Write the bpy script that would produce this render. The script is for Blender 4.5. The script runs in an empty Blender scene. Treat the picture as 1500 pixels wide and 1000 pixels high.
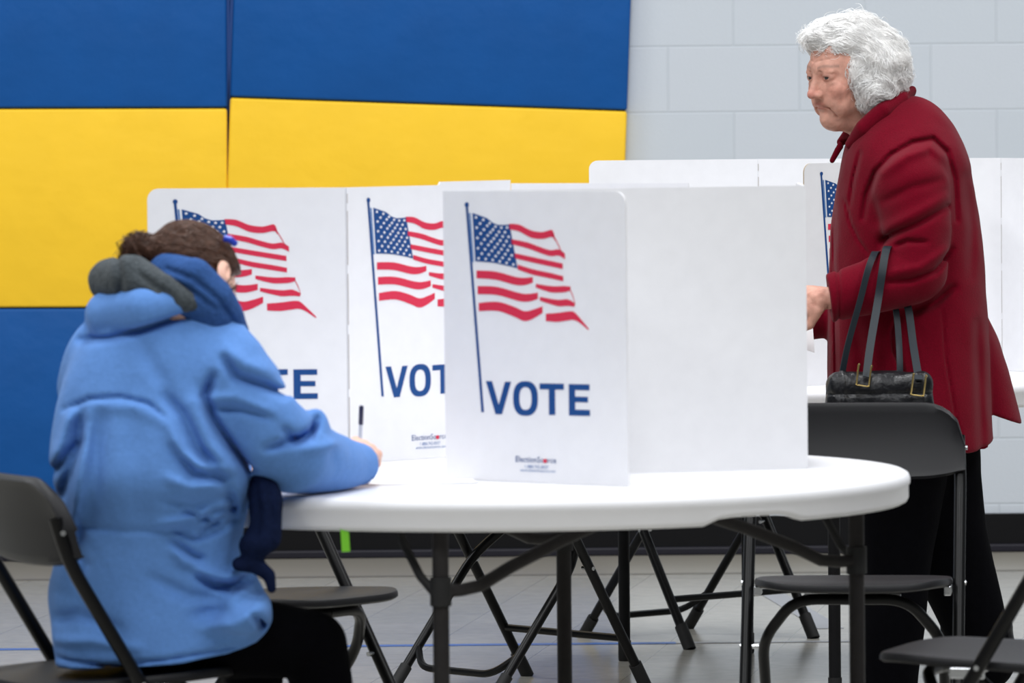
import bpy, bmesh, math, random
import numpy as np
from mathutils import Vector, Matrix, noise as mnoise

random.seed(7)
rng = np.random.default_rng(11)
SC = bpy.context.scene
COL = SC.collection
PI = math.pi

# ------------------------------------------------------------------ camera
CAM_H, FPX = 1.459, 9000.0
PITCH = math.atan(375.0 / FPX)
ROLL = math.radians(-0.55)
cam_d = bpy.data.cameras.new('camera')
cam = bpy.data.objects.new('camera', cam_d)
COL.objects.link(cam)
cam_d.sensor_width = 36.0
cam_d.lens = FPX / 1500.0 * 36.0
cam_d.clip_end = 200
CAM_R = Matrix.Rotation(PI / 2 - PITCH, 3, 'X') @ Matrix.Rotation(ROLL, 3, 'Z')
cam.matrix_world = Matrix.Translation((0, 0, CAM_H)) @ CAM_R.to_4x4()
cam_d.dof.use_dof = True
cam_d.dof.focus_distance = 14.3
cam_d.dof.aperture_fstop = 9.0
SC.camera = cam


def W(px, py, Y):
    """point at depth Y (metres from the camera) seen at photo position px, py"""
    d = CAM_R @ Vector(((px - 750.0) / FPX, (500.0 - py) / FPX, -1.0))
    t = Y / d.y
    return Vector((d.x * t, Y, CAM_H + d.z * t))


# ------------------------------------------------------------------ materials
def srgb(r, g, b):
    f = lambda c: ((c / 255.0) / 12.92) if c / 255.0 <= 0.04045 else (((c / 255.0) + 0.055) / 1.055) ** 2.4
    return (f(r), f(g), f(b), 1.0)


MATS = {}


def mat(name, col, rough=0.6, metal=0.0, spec=0.5, noise=0.0, nscale=40.0, bump=0.0, bscale=200.0, bdist=0.002,
        sheen=0.0, sss=0.0, attr=None, coat=0.0):
    m = bpy.data.materials.new(name)
    m.use_nodes = True
    nt = m.node_tree
    b = nt.nodes['Principled BSDF']
    b.inputs['Base Color'].default_value = col
    b.inputs['Roughness'].default_value = rough
    b.inputs['Metallic'].default_value = metal
    b.inputs['Specular IOR Level'].default_value = spec
    b.inputs['Sheen Weight'].default_value = sheen
    b.inputs['Coat Weight'].default_value = coat
    if sss:
        b.inputs['Subsurface Weight'].default_value = sss
        b.inputs['Subsurface Radius'].default_value = (0.012, 0.005, 0.003)
        b.inputs['Subsurface Scale'].default_value = 0.6
    tc = nt.nodes.new('ShaderNodeTexCoord')
    csock = None
    if attr:
        a = nt.nodes.new('ShaderNodeVertexColor')
        a.layer_name = attr
        csock = a.outputs['Color']
    if noise:
        n = nt.nodes.new('ShaderNodeTexNoise')
        n.inputs['Scale'].default_value = nscale
        n.inputs['Detail'].default_value = 5
        nt.links.new(tc.outputs['Object'], n.inputs['Vector'])
        mr = nt.nodes.new('ShaderNodeMapRange')
        mr.inputs[1].default_value = 0.25
        mr.inputs[2].default_value = 0.75
        mr.inputs[3].default_value = 1 - noise
        mr.inputs[4].default_value = 1 + noise
        nt.links.new(n.outputs['Fac'], mr.inputs[0])
        mx = nt.nodes.new('ShaderNodeMix')
        mx.data_type = 'RGBA'
        mx.blend_type = 'MULTIPLY'
        mx.inputs[0].default_value = 1.0
        if csock:
            nt.links.new(csock, mx.inputs[6])
        else:
            mx.inputs[6].default_value = col
        cmb = nt.nodes.new('ShaderNodeCombineColor')
        for i in range(3):
            nt.links.new(mr.outputs[0], cmb.inputs[i])
        nt.links.new(cmb.outputs[0], mx.inputs[7])
        csock = mx.outputs[2]
    if csock:
        nt.links.new(csock, b.inputs['Base Color'])
    if bump:
        n2 = nt.nodes.new('ShaderNodeTexNoise')
        n2.inputs['Scale'].default_value = bscale
        n2.inputs['Detail'].default_value = 4
        nt.links.new(tc.outputs['Object'], n2.inputs['Vector'])
        bp = nt.nodes.new('ShaderNodeBump')
        bp.inputs['Strength'].default_value = bump
        bp.inputs['Distance'].default_value = bdist
        nt.links.new(n2.outputs['Fac'], bp.inputs['Height'])
        nt.links.new(bp.outputs['Normal'], b.inputs['Normal'])
    MATS[name] = m
    return m


mat('mat_blue', srgb(0, 80, 152), 0.55, spec=0.3, noise=0.06, nscale=6, bump=0.25, bscale=9, bdist=0.02)
mat('mat_yellow', srgb(253, 204, 44), 0.55, spec=0.3, noise=0.03, nscale=6, bump=0.25, bscale=9, bdist=0.02)
mat('mat_seam', srgb(10, 18, 40), 0.7)
mat('mat_strip', srgb(30, 70, 135), 0.6)
mat('white_plastic', srgb(228, 228, 231), 0.42, spec=0.4, noise=0.015, nscale=14, bump=0.08, bscale=300, bdist=0.001)
mat('cardboard_white', srgb(231, 231, 234), 0.62, spec=0.3, noise=0.02, nscale=30)
mat('cardboard_edge', srgb(176, 160, 140), 0.8)
mat('print_blue', srgb(16, 68, 130), 0.6, spec=0.3)
mat('print_pale_blue', srgb(96, 128, 176), 0.6, spec=0.3)
mat('print_red', srgb(212, 46, 76), 0.6, spec=0.3)
mat('print_white', srgb(236, 236, 240), 0.6)
mat('slit_grey', srgb(176, 170, 166), 0.8)
mat('leg_grey', srgb(44, 42, 42), 0.5, spec=0.12, noise=0.1, nscale=60)
mat('leg_dark', srgb(22, 22, 24), 0.5, spec=0.12, noise=0.1, nscale=60)
mat('chair_black', srgb(8, 8, 9), 0.36, spec=0.2)
mat('chair_plate', srgb(20, 20, 23), 0.5, spec=0.3, bump=0.15, bscale=500, bdist=0.001)
mat('rubber_black', srgb(14, 14, 15), 0.7)
mat('chrome', srgb(190, 192, 195), 0.22, metal=1.0)
mat('gold', srgb(216, 190, 128), 0.25, metal=1.0)
mat('leather_black', srgb(10, 11, 16), 0.36, spec=0.35, bump=0.5, bscale=60, bdist=0.006)
mat('strap_black', srgb(22, 32, 40), 0.5, spec=0.4)
mat('wool_red', srgb(103, 0, 24), 0.95, spec=0.1, noise=0.14, nscale=260, bump=0.5, bscale=380, bdist=0.002, sheen=0.06)
mat('jacket_blue', srgb(92, 136, 200), 0.9, spec=0.12, noise=0.06, nscale=120, bump=0.25, bscale=55, bdist=0.006, sheen=0.05)
mat('fleece_grey', srgb(70, 76, 80), 1.0, spec=0.05, noise=0.25, nscale=140, bump=0.8, bscale=170, bdist=0.006, sheen=0.1)
mat('knit_blue', srgb(50, 82, 136), 0.95, spec=0.08, noise=0.15, nscale=120, bump=0.6, bscale=140, bdist=0.005)
mat('knit_navy', srgb(15, 25, 52), 0.95, spec=0.08, noise=0.2, nscale=90, bump=0.5, bscale=120, bdist=0.005)
mat('trousers_black', srgb(5, 5, 8), 0.95, spec=0.05, noise=0.2, nscale=60)
mat('shoe_black', srgb(12, 12, 14), 0.35)
mat('skin', srgb(214, 170, 150), 0.55, spec=0.3, noise=0.14, nscale=75, sss=0.12, attr='col', bump=0.35, bscale=260, bdist=0.0015)
mat('hair_white', srgb(250, 249, 248), 0.6, spec=0.3)
mat('hair_under', srgb(236, 234, 232), 0.8, spec=0.1)
mat('hair_brown', srgb(78, 50, 36), 0.5, spec=0.35, noise=0.35, nscale=120)
mat('clip_blue', srgb(24, 60, 190), 0.3)
mat('eye_white', srgb(164, 152, 144), 0.25)
mat('eye_iris', srgb(44, 42, 42), 0.15)
mat('pen_navy', srgb(24, 28, 66), 0.35)
mat('pen_clear', srgb(190, 196, 208), 0.25)
mat('paper_white', srgb(244, 244, 246), 0.8)
mat('tape_green', srgb(116, 196, 40), 0.6)
mat('baseboard_black', srgb(10, 10, 13), 0.5, spec=0.2)
mat('baseboard_toe', srgb(30, 29, 38), 0.5, spec=0.25)
mat('line_blue', srgb(56, 98, 166), 0.4, spec=0.4)
mat('line_dark', srgb(104, 100, 92), 0.5)
mat('floor_border', srgb(146, 141, 130), 0.3)
mat('line_grey', srgb(150, 152, 158), 0.4)
mat('lamp_frame', srgb(220, 220, 220), 0.6)


def wall_material():
    m = bpy.data.materials.new('painted_block')
    m.use_nodes = True
    nt = m.node_tree
    b = nt.nodes['Principled BSDF']
    b.inputs['Roughness'].default_value = 0.55
    b.inputs['Specular IOR Level'].default_value = 0.3
    tc = nt.nodes.new('ShaderNodeTexCoord')
    mp = nt.nodes.new('ShaderNodeMapping')
    mp.inputs['Rotation'].default_value = (PI / 2, 0, 0)
    mp.inputs['Location'].default_value = (0.232, 0.0, 0.0)
    nt.links.new(tc.outputs['Object'], mp.inputs['Vector'])
    sep = nt.nodes.new('ShaderNodeSeparateXYZ')
    nt.links.new(tc.outputs['Object'], sep.inputs[0])
    cmb = nt.nodes.new('ShaderNodeCombineXYZ')
    ax = nt.nodes.new('ShaderNodeMath'); ax.operation = 'ADD'; ax.inputs[1].default_value = BLOCK_X
    az = nt.nodes.new('ShaderNodeMath'); az.operation = 'ADD'; az.inputs[1].default_value = BLOCK_Z
    nt.links.new(sep.outputs[0], ax.inputs[0]); nt.links.new(sep.outputs[2], az.inputs[0])
    nt.links.new(ax.outputs[0], cmb.inputs[0]); nt.links.new(az.outputs[0], cmb.inputs[1])
    br = nt.nodes.new('ShaderNodeTexBrick')
    br.inputs['Scale'].default_value = 1.0
    br.inputs['Brick Width'].default_value = 0.406
    br.inputs['Row Height'].default_value = 0.2035
    br.inputs['Mortar Size'].default_value = 0.004
    br.inputs['Mortar Smooth'].default_value = 0.6
    br.inputs['Color1'].default_value = srgb(203, 209, 217)
    br.inputs['Color2'].default_value = srgb(200, 207, 215)
    br.inputs['Mortar'].default_value = srgb(196, 203, 211)
    nt.links.new(cmb.outputs[0], br.inputs['Vector'])
    nt.links.new(br.outputs['Color'], b.inputs['Base Color'])
    n = nt.nodes.new('ShaderNodeTexNoise')
    n.inputs['Scale'].default_value = 90
    n.inputs['Detail'].default_value = 4
    nt.links.new(tc.outputs['Object'], n.inputs['Vector'])
    mul = nt.nodes.new('ShaderNodeMath'); mul.operation = 'MULTIPLY'; mul.inputs[1].default_value = 0.3
    nt.links.new(n.outputs['Fac'], mul.inputs[0])
    sub = nt.nodes.new('ShaderNodeMath'); sub.operation = 'SUBTRACT'
    nt.links.new(mul.outputs[0], sub.inputs[0]); nt.links.new(br.outputs['Fac'], sub.inputs[1])
    bp = nt.nodes.new('ShaderNodeBump')
    bp.inputs['Strength'].default_value = 0.35
    bp.inputs['Distance'].default_value = 0.005
    nt.links.new(sub.outputs[0], bp.inputs['Height'])
    nt.links.new(bp.outputs['Normal'], b.inputs['Normal'])
    return m


BLOCK_X, BLOCK_Z = 0.119, 0.258


def floor_material():
    m = bpy.data.materials.new('vinyl_floor')
    m.use_nodes = True
    nt = m.node_tree
    b = nt.nodes['Principled BSDF']
    b.inputs['Roughness'].default_value = 0.2
    b.inputs['Specular IOR Level'].default_value = 0.5
    tc = nt.nodes.new('ShaderNodeTexCoord')
    mp = nt.nodes.new('ShaderNodeMapping')
    mp.inputs['Rotation'].default_value = (0, 0, math.radians(8))
    nt.links.new(tc.outputs['Object'], mp.inputs['Vector'])
    br = nt.nodes.new('ShaderNodeTexBrick')
    br.offset = 0.0
    br.inputs['Scale'].default_value = 1.0
    br.inputs['Brick Width'].default_value = 0.305
    br.inputs['Row Height'].default_value = 0.305
    br.inputs['Mortar Size'].default_value = 0.0012
    br.inputs['Color1'].default_value = srgb(174, 171, 163)
    br.inputs['Color2'].default_value = srgb(169, 167, 159)
    br.inputs['Mortar'].default_value = srgb(140, 137, 130)
    nt.links.new(mp.outputs[0], br.inputs['Vector'])
    n = nt.nodes.new('ShaderNodeTexNoise')
    n.inputs['Scale'].default_value = 22
    n.inputs['Detail'].default_value = 6
    nt.links.new(tc.outputs['Object'], n.inputs['Vector'])
    mr = nt.nodes.new('ShaderNodeMapRange')
    mr.inputs[1].default_value = 0.3; mr.inputs[2].default_value = 0.7
    mr.inputs[3].default_value = 0.9; mr.inputs[4].default_value = 1.06
    nt.links.new(n.outputs['Fac'], mr.inputs[0])
    c = nt.nodes.new('ShaderNodeCombineColor')
    for i in range(3):
        nt.links.new(mr.outputs[0], c.inputs[i])
    mx = nt.nodes.new('ShaderNodeMix'); mx.data_type = 'RGBA'; mx.blend_type = 'MULTIPLY'; mx.inputs[0].default_value = 1
    nt.links.new(br.outputs['Color'], mx.inputs[6]); nt.links.new(c.outputs[0], mx.inputs[7])
    nt.links.new(mx.outputs[2], b.inputs['Base Color'])
    return m


# ------------------------------------------------------------------ object helpers
def tag(o, label=None, cat=None, group=None, kind=None):
    if label: o['label'] = label
    if cat: o['category'] = cat
    if group: o['group'] = group
    if kind: o['kind'] = kind
    return o


def empty(name, loc, rz=0.0):
    o = bpy.data.objects.new(name, None)
    COL.objects.link(o)
    o.empty_display_size = 0.1
    o.location = loc
    o.rotation_euler = (0, 0, rz)
    return o


def obj(name, bm, mats, parent=None, smooth=True, angle=35, world=False):
    """link a bmesh as one mesh object; world=True when its coordinates are world ones"""
    me = bpy.data.meshes.new(name)
    bmesh.ops.recalc_face_normals(bm, faces=bm.faces)
    bm.to_mesh(me)
    bm.free()
    if not isinstance(mats, (list, tuple)): mats = [mats]
    for m in mats: me.materials.append(MATS[m] if isinstance(m, str) else m)
    o = bpy.data.objects.new(name, me)
    COL.objects.link(o)
    if smooth:
        me.polygons.foreach_set('use_smooth', [True] * len(me.polygons))
        try:
            me.set_sharp_from_angle(angle=math.radians(angle))
        except Exception:
            pass
    attach(o, parent, world)
    return o


def chain_matrix(o):
    m = o.matrix_basis.copy()
    while o.parent:
        o = o.parent
        m = o.matrix_basis @ m
    return m


def attach(o, parent, world=False):
    if parent:
        o.parent = parent
        if world:
            o.matrix_basis = chain_matrix(parent).inverted() @ o.matrix_basis
    return o


def box(bm, c, s, mi=0, bevel=0.0, seg=2):
    r = bmesh.ops.create_cube(bm, size=1.0)
    vs = r['verts']
    bmesh.ops.scale(bm, vec=s, verts=vs)
    bmesh.ops.translate(bm, vec=c, verts=vs)
    if bevel:
        es = list({e for v in vs for e in v.link_edges})
        res = bmesh.ops.bevel(bm, geom=es, offset=bevel, segments=seg, affect='EDGES', profile=0.5)
        for f in res['faces']: f.material_index = mi
        vs = list({v for f in res['faces'] for v in f.verts})
    for v in vs:
        for f in v.link_faces: f.material_index = mi
    return vs


def fillet(pts, r, n=5):
    pts = [Vector(p) for p in pts]
    out = [pts[0]]
    for i in range(1, len(pts) - 1):
        a, b, c = pts[i - 1], pts[i], pts[i + 1]
        ra = min(r, (a - b).length * 0.48, (c - b).length * 0.48)
        p = b + (a - b).normalized() * ra
        q = b + (c - b).normalized() * ra
        for k in range(n + 1):
            t = k / n
            out.append((1 - t) ** 2 * p + 2 * t * (1 - t) * b + t * t * q)
    out.append(pts[-1])
    return out


def tube(bm, pts, r, seg=12, mi=0, caps=True, rr=None, up=None, prof=None):
    """sweep a circle (or the profile prof = [(a, b)...]) along pts"""
    pts = [Vector(p) for p in pts]
    n = len(pts)
    rings = []
    ref = None
    for i in range(n):
        t = (pts[min(i + 1, n - 1)] - pts[max(i - 1, 0)]).normalized()
        if up is not None:
            a = Vector(up) - t * t.dot(Vector(up))
            if a.length < 1e-5: a = t.orthogonal()
        elif ref is None:
            a = t.orthogonal()
        else:
            a = ref - t * t.dot(ref)
        a.normalize()
        ref = a
        b = t.cross(a)
        rad = rr[i] if rr else r
        ring = []
        if prof:
            for (u, w) in prof: ring.append(bm.verts.new(pts[i] + a * u + b * w))
        else:
            for k in range(seg):
                an = 2 * PI * k / seg
                ring.append(bm.verts.new(pts[i] + (a * math.cos(an) + b * math.sin(an)) * rad))
        rings.append(ring)
    m = len(rings[0])
    for i in range(n - 1):
        for k in range(m):
            f = bm.faces.new((rings[i][k], rings[i][(k + 1) % m], rings[i + 1][(k + 1) % m], rings[i + 1][k]))
            f.material_index = mi
    if caps:
        f = bm.faces.new(rings[0][::-1]); f.material_index = mi
        f = bm.faces.new(rings[-1]); f.material_index = mi
    return rings


def lathe(bm, prof, seg=96, mi=0, fz=None):
    rings = []
    for (r, z) in prof:
        if r < 1e-6:
            rings.append([bm.verts.new((0, 0, z))])
        else:
            ring = []
            for k in range(seg):
                a = 2 * PI * k / seg
                zz = fz(a, r, z) if fz else z
                ring.append(bm.verts.new((r * math.cos(a), r * math.sin(a), zz)))
            rings.append(ring)
    for i in range(len(rings) - 1):
        A, B = rings[i], rings[i + 1]
        for k in range(seg):
            k2 = (k + 1) % seg
            if len(A) == 1 and len(B) == 1: continue
            if len(A) == 1: f = bm.faces.new((A[0], B[k2], B[k]))
            elif len(B) == 1: f = bm.faces.new((A[k], A[k2], B[0]))
            else: f = bm.faces.new((A[k], A[k2], B[k2], B[k]))
            f.material_index = mi


def prism(bm, poly, place, t, mi=0, mi_side=None):
    """extrude the 2-D polygon poly by t; place(u, v, w) -> point"""
    n = len(poly)
    a = [bm.verts.new(place(u, v, 0.0)) for (u, v) in poly]
    b = [bm.verts.new(place(u, v, t)) for (u, v) in poly]
    f = bm.faces.new(a); f.material_index = mi
    f = bm.faces.new(b[::-1]); f.material_index = mi
    for i in range(n):
        f = bm.faces.new((a[i], a[(i + 1) % n], b[(i + 1) % n], b[i]))
        f.material_index = mi if mi_side is None else mi_side


def rounded(w, h, radii, n=6, x0=0.0, y0=0.0):
    """rounded rectangle, radii for bl, br, tr, tl"""
    out = []
    cs = [(x0, y0, PI), (x0 + w, y0, 1.5 * PI), (x0 + w, y0 + h, 0), (x0, y0 + h, 0.5 * PI)]
    sg = [(1, 1), (-1, 1), (-1, -1), (1, -1)]
    for (cx, cy, a0), (sx, sy), r in zip(cs, sg, radii):
        if r <= 0:
            out.append((cx, cy)); continue
        for k in range(n + 1):
            a = a0 + (PI / 2) * k / n
            out.append((cx + sx * r + r * math.cos(a), cy + sy * r + r * math.sin(a)))
    return out


# ------------------------------------------------------------------ signed-distance sculpting
F32 = np.float32


def ell(P, c, r, R=None):
    q = P - np.array(c, F32)
    if R is not None: q = q @ np.array(R, F32)
    r = np.array(r, F32)
    k0 = np.sqrt(((q / r) ** 2).sum(1))
    k1 = np.sqrt(((q / (r * r)) ** 2).sum(1)) + 1e-9
    return k0 * (k0 - 1.0) / k1


def cap(P, a, b, r1, r2=None):
    r2 = r1 if r2 is None else r2
    a = np.array(a, F32); b = np.array(b, F32)
    ba = b - a
    pa = P - a
    h = np.clip(pa @ ba / max(float(ba @ ba), 1e-12), 0, 1)
    return np.sqrt(((pa - h[:, None] * ba) ** 2).sum(1)) - (r1 + (r2 - r1) * h)


def path(P, pts, rs):
    d = None
    for i in range(len(pts) - 1):
        e = cap(P, pts[i], pts[i + 1], rs[i], rs[i + 1])
        d = e if d is None else np.minimum(d, e)
    return d


def smin(a, b, k):
    h = np.clip(0.5 + 0.5 * (b - a) / k, 0, 1)
    return b + (a - b) * h - k * h * (1 - h)


def smax(a, b, k):
    return -smin(-a, -b, k)


def seg2(X, Z, x1, z1, x2, z2):
    dx, dz = x2 - x1, z2 - z1
    h = np.clip(((X - x1) * dx + (Z - z1) * dz) / max(dx * dx + dz * dz, 1e-12), 0, 1)
    return np.sqrt((X - x1 - h * dx) ** 2 + (Z - z1 - h * dz) ** 2), h


def creases(P, lines, ymax=None):
    """folds of cloth: each line (list of (x, z) points, width, depth); depth > 0 is a groove, < 0 a ridge"""
    X, Z = P[:, 0], P[:, 2]
    out = np.zeros(len(P), F32)
    for pts, w, dep in lines:
        n = len(pts) - 1
        best = None; tt = None
        for i in range(n):
            d, h = seg2(X, Z, pts[i][0], pts[i][1], pts[i + 1][0], pts[i + 1][1])
            t = (i + h) / n
            if best is None: best, tt = d, t
            else:
                m = d < best
                best = np.where(m, d, best); tt = np.where(m, t, tt)
        amp = np.sqrt(np.clip(4 * (tt + .06) * (1.06 - tt), 0, 1))
        out += 1.35 * dep * np.exp(-(best / w) ** 2) * amp
    if ymax is not None:
        out *= np.clip((ymax - P[:, 1]) / 0.06, 0, 1)
    return out


def waves(P, scale, seed=0.0):
    """cheap smooth noise in [-1, 1]"""
    x, y, z = P[:, 0] * scale + seed, P[:, 1] * scale + 1.7 * seed, P[:, 2] * scale - seed
    return (np.sin(x * 1.0 + 1.3 * np.sin(z * 0.9 + y * .7)) + np.sin(z * 1.1 + 1.7 * np.sin(y * 1.2 - x * .6))
            + np.sin(y * 0.95 + 1.1 * np.sin(x * 1.3 + z * .4))) / 3.0


def sculpt(fn, lo, hi, h, coarse=6):
    """surface-nets mesh of fn(P) = 0 inside the box lo..hi with cell size h -> (verts, quads)"""
    lo = np.array(lo, np.float64); hi = np.array(hi, np.float64)
    nb = np.ceil((hi - lo) / (h * coarse)).astype(int) + 1
    n = nb * coarse
    H = h * coarse
    g = np.stack(np.meshgrid(*[np.arange(k) for k in nb], indexing='ij'), -1).reshape(-1, 3)
    def ev(Q):
        out = np.empty(len(Q), F32)
        for s in range(0, len(Q), 400000):
            out[s:s + 400000] = fn(Q[s:s + 400000].astype(F32))
        return out
    dc = ev(lo + (g + 0.5) * H)
    near = np.abs(dc) < H * 1.9
    Fa = np.where(dc < 0, F32(-1), F32(1)).reshape(nb)
    Fa = np.repeat(np.repeat(np.repeat(Fa, coarse, 0), coarse, 1), coarse, 2)
    gb = g[near]
    off = np.stack(np.meshgrid(*[np.arange(coarse)] * 3, indexing='ij'), -1).reshape(-1, 3)
    for s in range(0, len(gb), 2000):
        idx = (gb[s:s + 2000, None, :] * coarse + off[None]).reshape(-1, 3)
        Fa[idx[:, 0], idx[:, 1], idx[:, 2]] = ev(lo + idx * h)
    Fa[0] = Fa[-1] = 1; Fa[:, 0] = Fa[:, -1] = 1; Fa[:, :, 0] = Fa[:, :, -1] = 1
    I = Fa < 0
    cnt = np.zeros(tuple(n - 1), np.int8)
    for a in (0, 1):
        for b in (0, 1):
            for c in (0, 1):
                cnt += I[a:n[0] - 1 + a, b:n[1] - 1 + b, c:n[2] - 1 + c]
    cells = np.argwhere((cnt > 0) & (cnt < 8))
    idmap = np.full(tuple(n - 1), -1, np.int32)
    idmap[cells[:, 0], cells[:, 1], cells[:, 2]] = np.arange(len(cells))
    acc = np.zeros((len(cells), 3)); num = np.zeros(len(cells))
    corners = [(a, b, c) for a in (0, 1) for b in (0, 1) for c in (0, 1)]
    val = {k: Fa[cells[:, 0] + k[0], cells[:, 1] + k[1], cells[:, 2] + k[2]] for k in corners}
    for k in corners:
        for ax in range(3):
            if k[ax] == 0:
                k2 = list(k); k2[ax] = 1; k2 = tuple(k2)
                a, b = val[k], val[k2]
                m = (a < 0) != (b < 0)
                t = np.where(m, a / np.where(m, a - b, 1), 0)
                p = np.repeat(np.array([k], np.float64), len(cells), 0)
                p[:, ax] = t
                acc[m] += p[m]; num[m] += 1
    V = lo + (cells + acc / num[:, None]) * h
    quads = []
    for ax in range(3):
        u, v = (ax + 1) % 3, (ax + 2) % 3
        s0 = [slice(None)] * 3; s1 = [slice(None)] * 3
        s0[ax] = slice(0, n[ax] - 1); s1[ax] = slice(1, n[ax])
        A, B = I[tuple(s0)], I[tuple(s1)]
        E = np.argwhere(A != B)
        E = E[(E[:, u] > 0) & (E[:, v] > 0) & (E[:, u] < n[u] - 1) & (E[:, v] < n[v] - 1)]
        fl = A[E[:, 0], E[:, 1], E[:, 2]]
        q = []
        for du, dv in ((1, 1), (0, 1), (0, 0), (1, 0)):
            e = E.copy(); e[:, u] -= du; e[:, v] -= dv
            q.append(idmap[e[:, 0], e[:, 1], e[:, 2]])
        q = np.stack(q, 1)
        q[~fl] = q[~fl][:, ::-1]
        quads.append(q)
    Q = np.concatenate(quads)
    Q = Q[(Q >= 0).all(1)]
    return V, Q


def skin_mesh(name, V, Q, m, parent, color=None):
    me = bpy.data.meshes.new(name)
    me.vertices.add(len(V)); me.vertices.foreach_set('co', V.astype(F32).ravel())
    me.loops.add(len(Q) * 4); me.loops.foreach_set('vertex_index', Q.astype(np.int32).ravel())
    me.polygons.add(len(Q))
    me.polygons.foreach_set('loop_start', np.arange(0, len(Q) * 4, 4, dtype=np.int32))
    me.polygons.foreach_set('loop_total', np.full(len(Q), 4, np.int32))
    me.update(calc_edges=True)
    me.validate()
    me.polygons.foreach_set('use_smooth', np.ones(len(me.polygons), bool))
    me.materials.append(MATS[m])
    if color is not None:
        a = me.color_attributes.new('col', 'FLOAT_COLOR', 'POINT')
        a.data.foreach_set('color', np.concatenate([color, np.ones((len(color), 1))], 1).astype(F32).ravel())
    o = bpy.data.objects.new(name, me)
    COL.objects.link(o)
    attach(o, parent, True)
    return o

# ------------------------------------------------------------------ the room
YW = 19.0
bm = bmesh.new(); box(bm, (0, 12, -0.05), (16, 30, 0.1))
floor = obj('floor', bm, floor_material(), smooth=False); tag(floor, kind='structure')


def floor_line(name, pts, w, m):
    b = bmesh.new()
    for (x0, y0), (x1, y1) in zip(pts, pts[1:]):
        d = Vector((x1 - x0, y1 - y0)).normalized(); nx, ny = -d.y * w / 2, d.x * w / 2
        prism(b, [(x0 + nx, y0 + ny), (x1 + nx, y1 + ny), (x1 - nx, y1 - ny), (x0 - nx, y0 - ny)], lambda u, v, t: (u, v, 0.0006 + t), 0.0008)
    o = obj(name, b, m, floor, smooth=False)
    return tag(o, kind='structure')


floor_line('court_line', [(-8, 16.0), (.42, 16.0)], 0.05, 'line_blue')
floor_line('court_line', [(.42, 16.0), (8, 16.0)], 0.035, 'line_grey')
floor_line('floor_border', [(-8, 18.64), (8, 18.64)], 0.70, 'floor_border')
floor_line('court_line', [(-8, 18.27), (8, 18.27)], 0.04, 'line_dark')
floor_line('court_line', [(0.72, 17.7), (0.845, 16.38)], 0.07, 'line_grey')

bm = bmesh.new(); box(bm, (0, YW + 0.1, 3.5), (16, 0.2, 7.0))
wall = obj('wall_back', bm, wall_material(), smooth=False); tag(wall, kind='structure')
bm = bmesh.new()
box(bm, (0, YW - 0.008, 0.062), (16, 0.016, 0.118), 0, 0.003)
box(bm, (0, YW - 0.014, 0.014), (16, 0.028, 0.026), 1, 0.006)
o = obj('baseboard_back', bm, ['baseboard_black', 'baseboard_toe'], smooth=False); tag(o, kind='structure')


def gym_mat(left, right, ztop, zs, tilt, label, colors):
    """padded wall mat of folding panels, hung slightly crooked; zs = panel borders from the top"""
    root = empty('wall_mat', ((left + right) / 2, YW - 0.001, zs[2]))
    root.rotation_euler = (0, tilt, 0)
    tag(root, label, 'wall mat', 'padded wall mats')
    w = right - left
    for i in range(len(zs) - 1):
        z1, z0 = zs[i] - zs[2], zs[i + 1] - zs[2]
        b = bmesh.new()
        vs = box(b, (0, -0.027, (z0 + z1) / 2), (w, 0.05, z1 - z0 - 0.004), 0, 0.008, 3)
        obj('panel', b, colors[i], root, angle=60)
    b = bmesh.new()
    box(b, (0, -0.012, (zs[0] + zs[-1]) / 2 - zs[2]), (w - 0.01, 0.02, zs[0] - zs[-1] - 0.01))
    obj('backing', b, 'mat_seam', root, smooth=False)
    b = bmesh.new()
    for s in ((1,) if left < -1 else (-1,)):
        box(b, (s * (w / 2 + 0.004), -0.02, (zs[0] + zs[-1]) / 2 - zs[2]), (0.012, 0.03, zs[0] - zs[-1]), 0, 0.003)
    obj('edge_strip', b, 'mat_strip', root, smooth=False)
    return root


P = 0.615
gym_mat(-2.11, -0.872, 0, [1.402 + 2 * P, 1.402 + P, 1.402, 1.402 - P, 1.402 - 2 * P], math.radians(0.4),
        'blue and yellow padded wall mat behind the seated person', ['mat_yellow', 'mat_blue', 'mat_yellow', 'mat_blue'])
gym_mat(-0.862, 0.362, 0, [1.404 + 2 * P, 1.404 + P, 1.404, 1.404 - P, 1.404 - 2 * P], math.radians(2.5),
        'blue and yellow padded wall mat hung crooked beside the bare block wall', ['mat_yellow', 'mat_blue', 'mat_yellow', 'mat_blue'])


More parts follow.
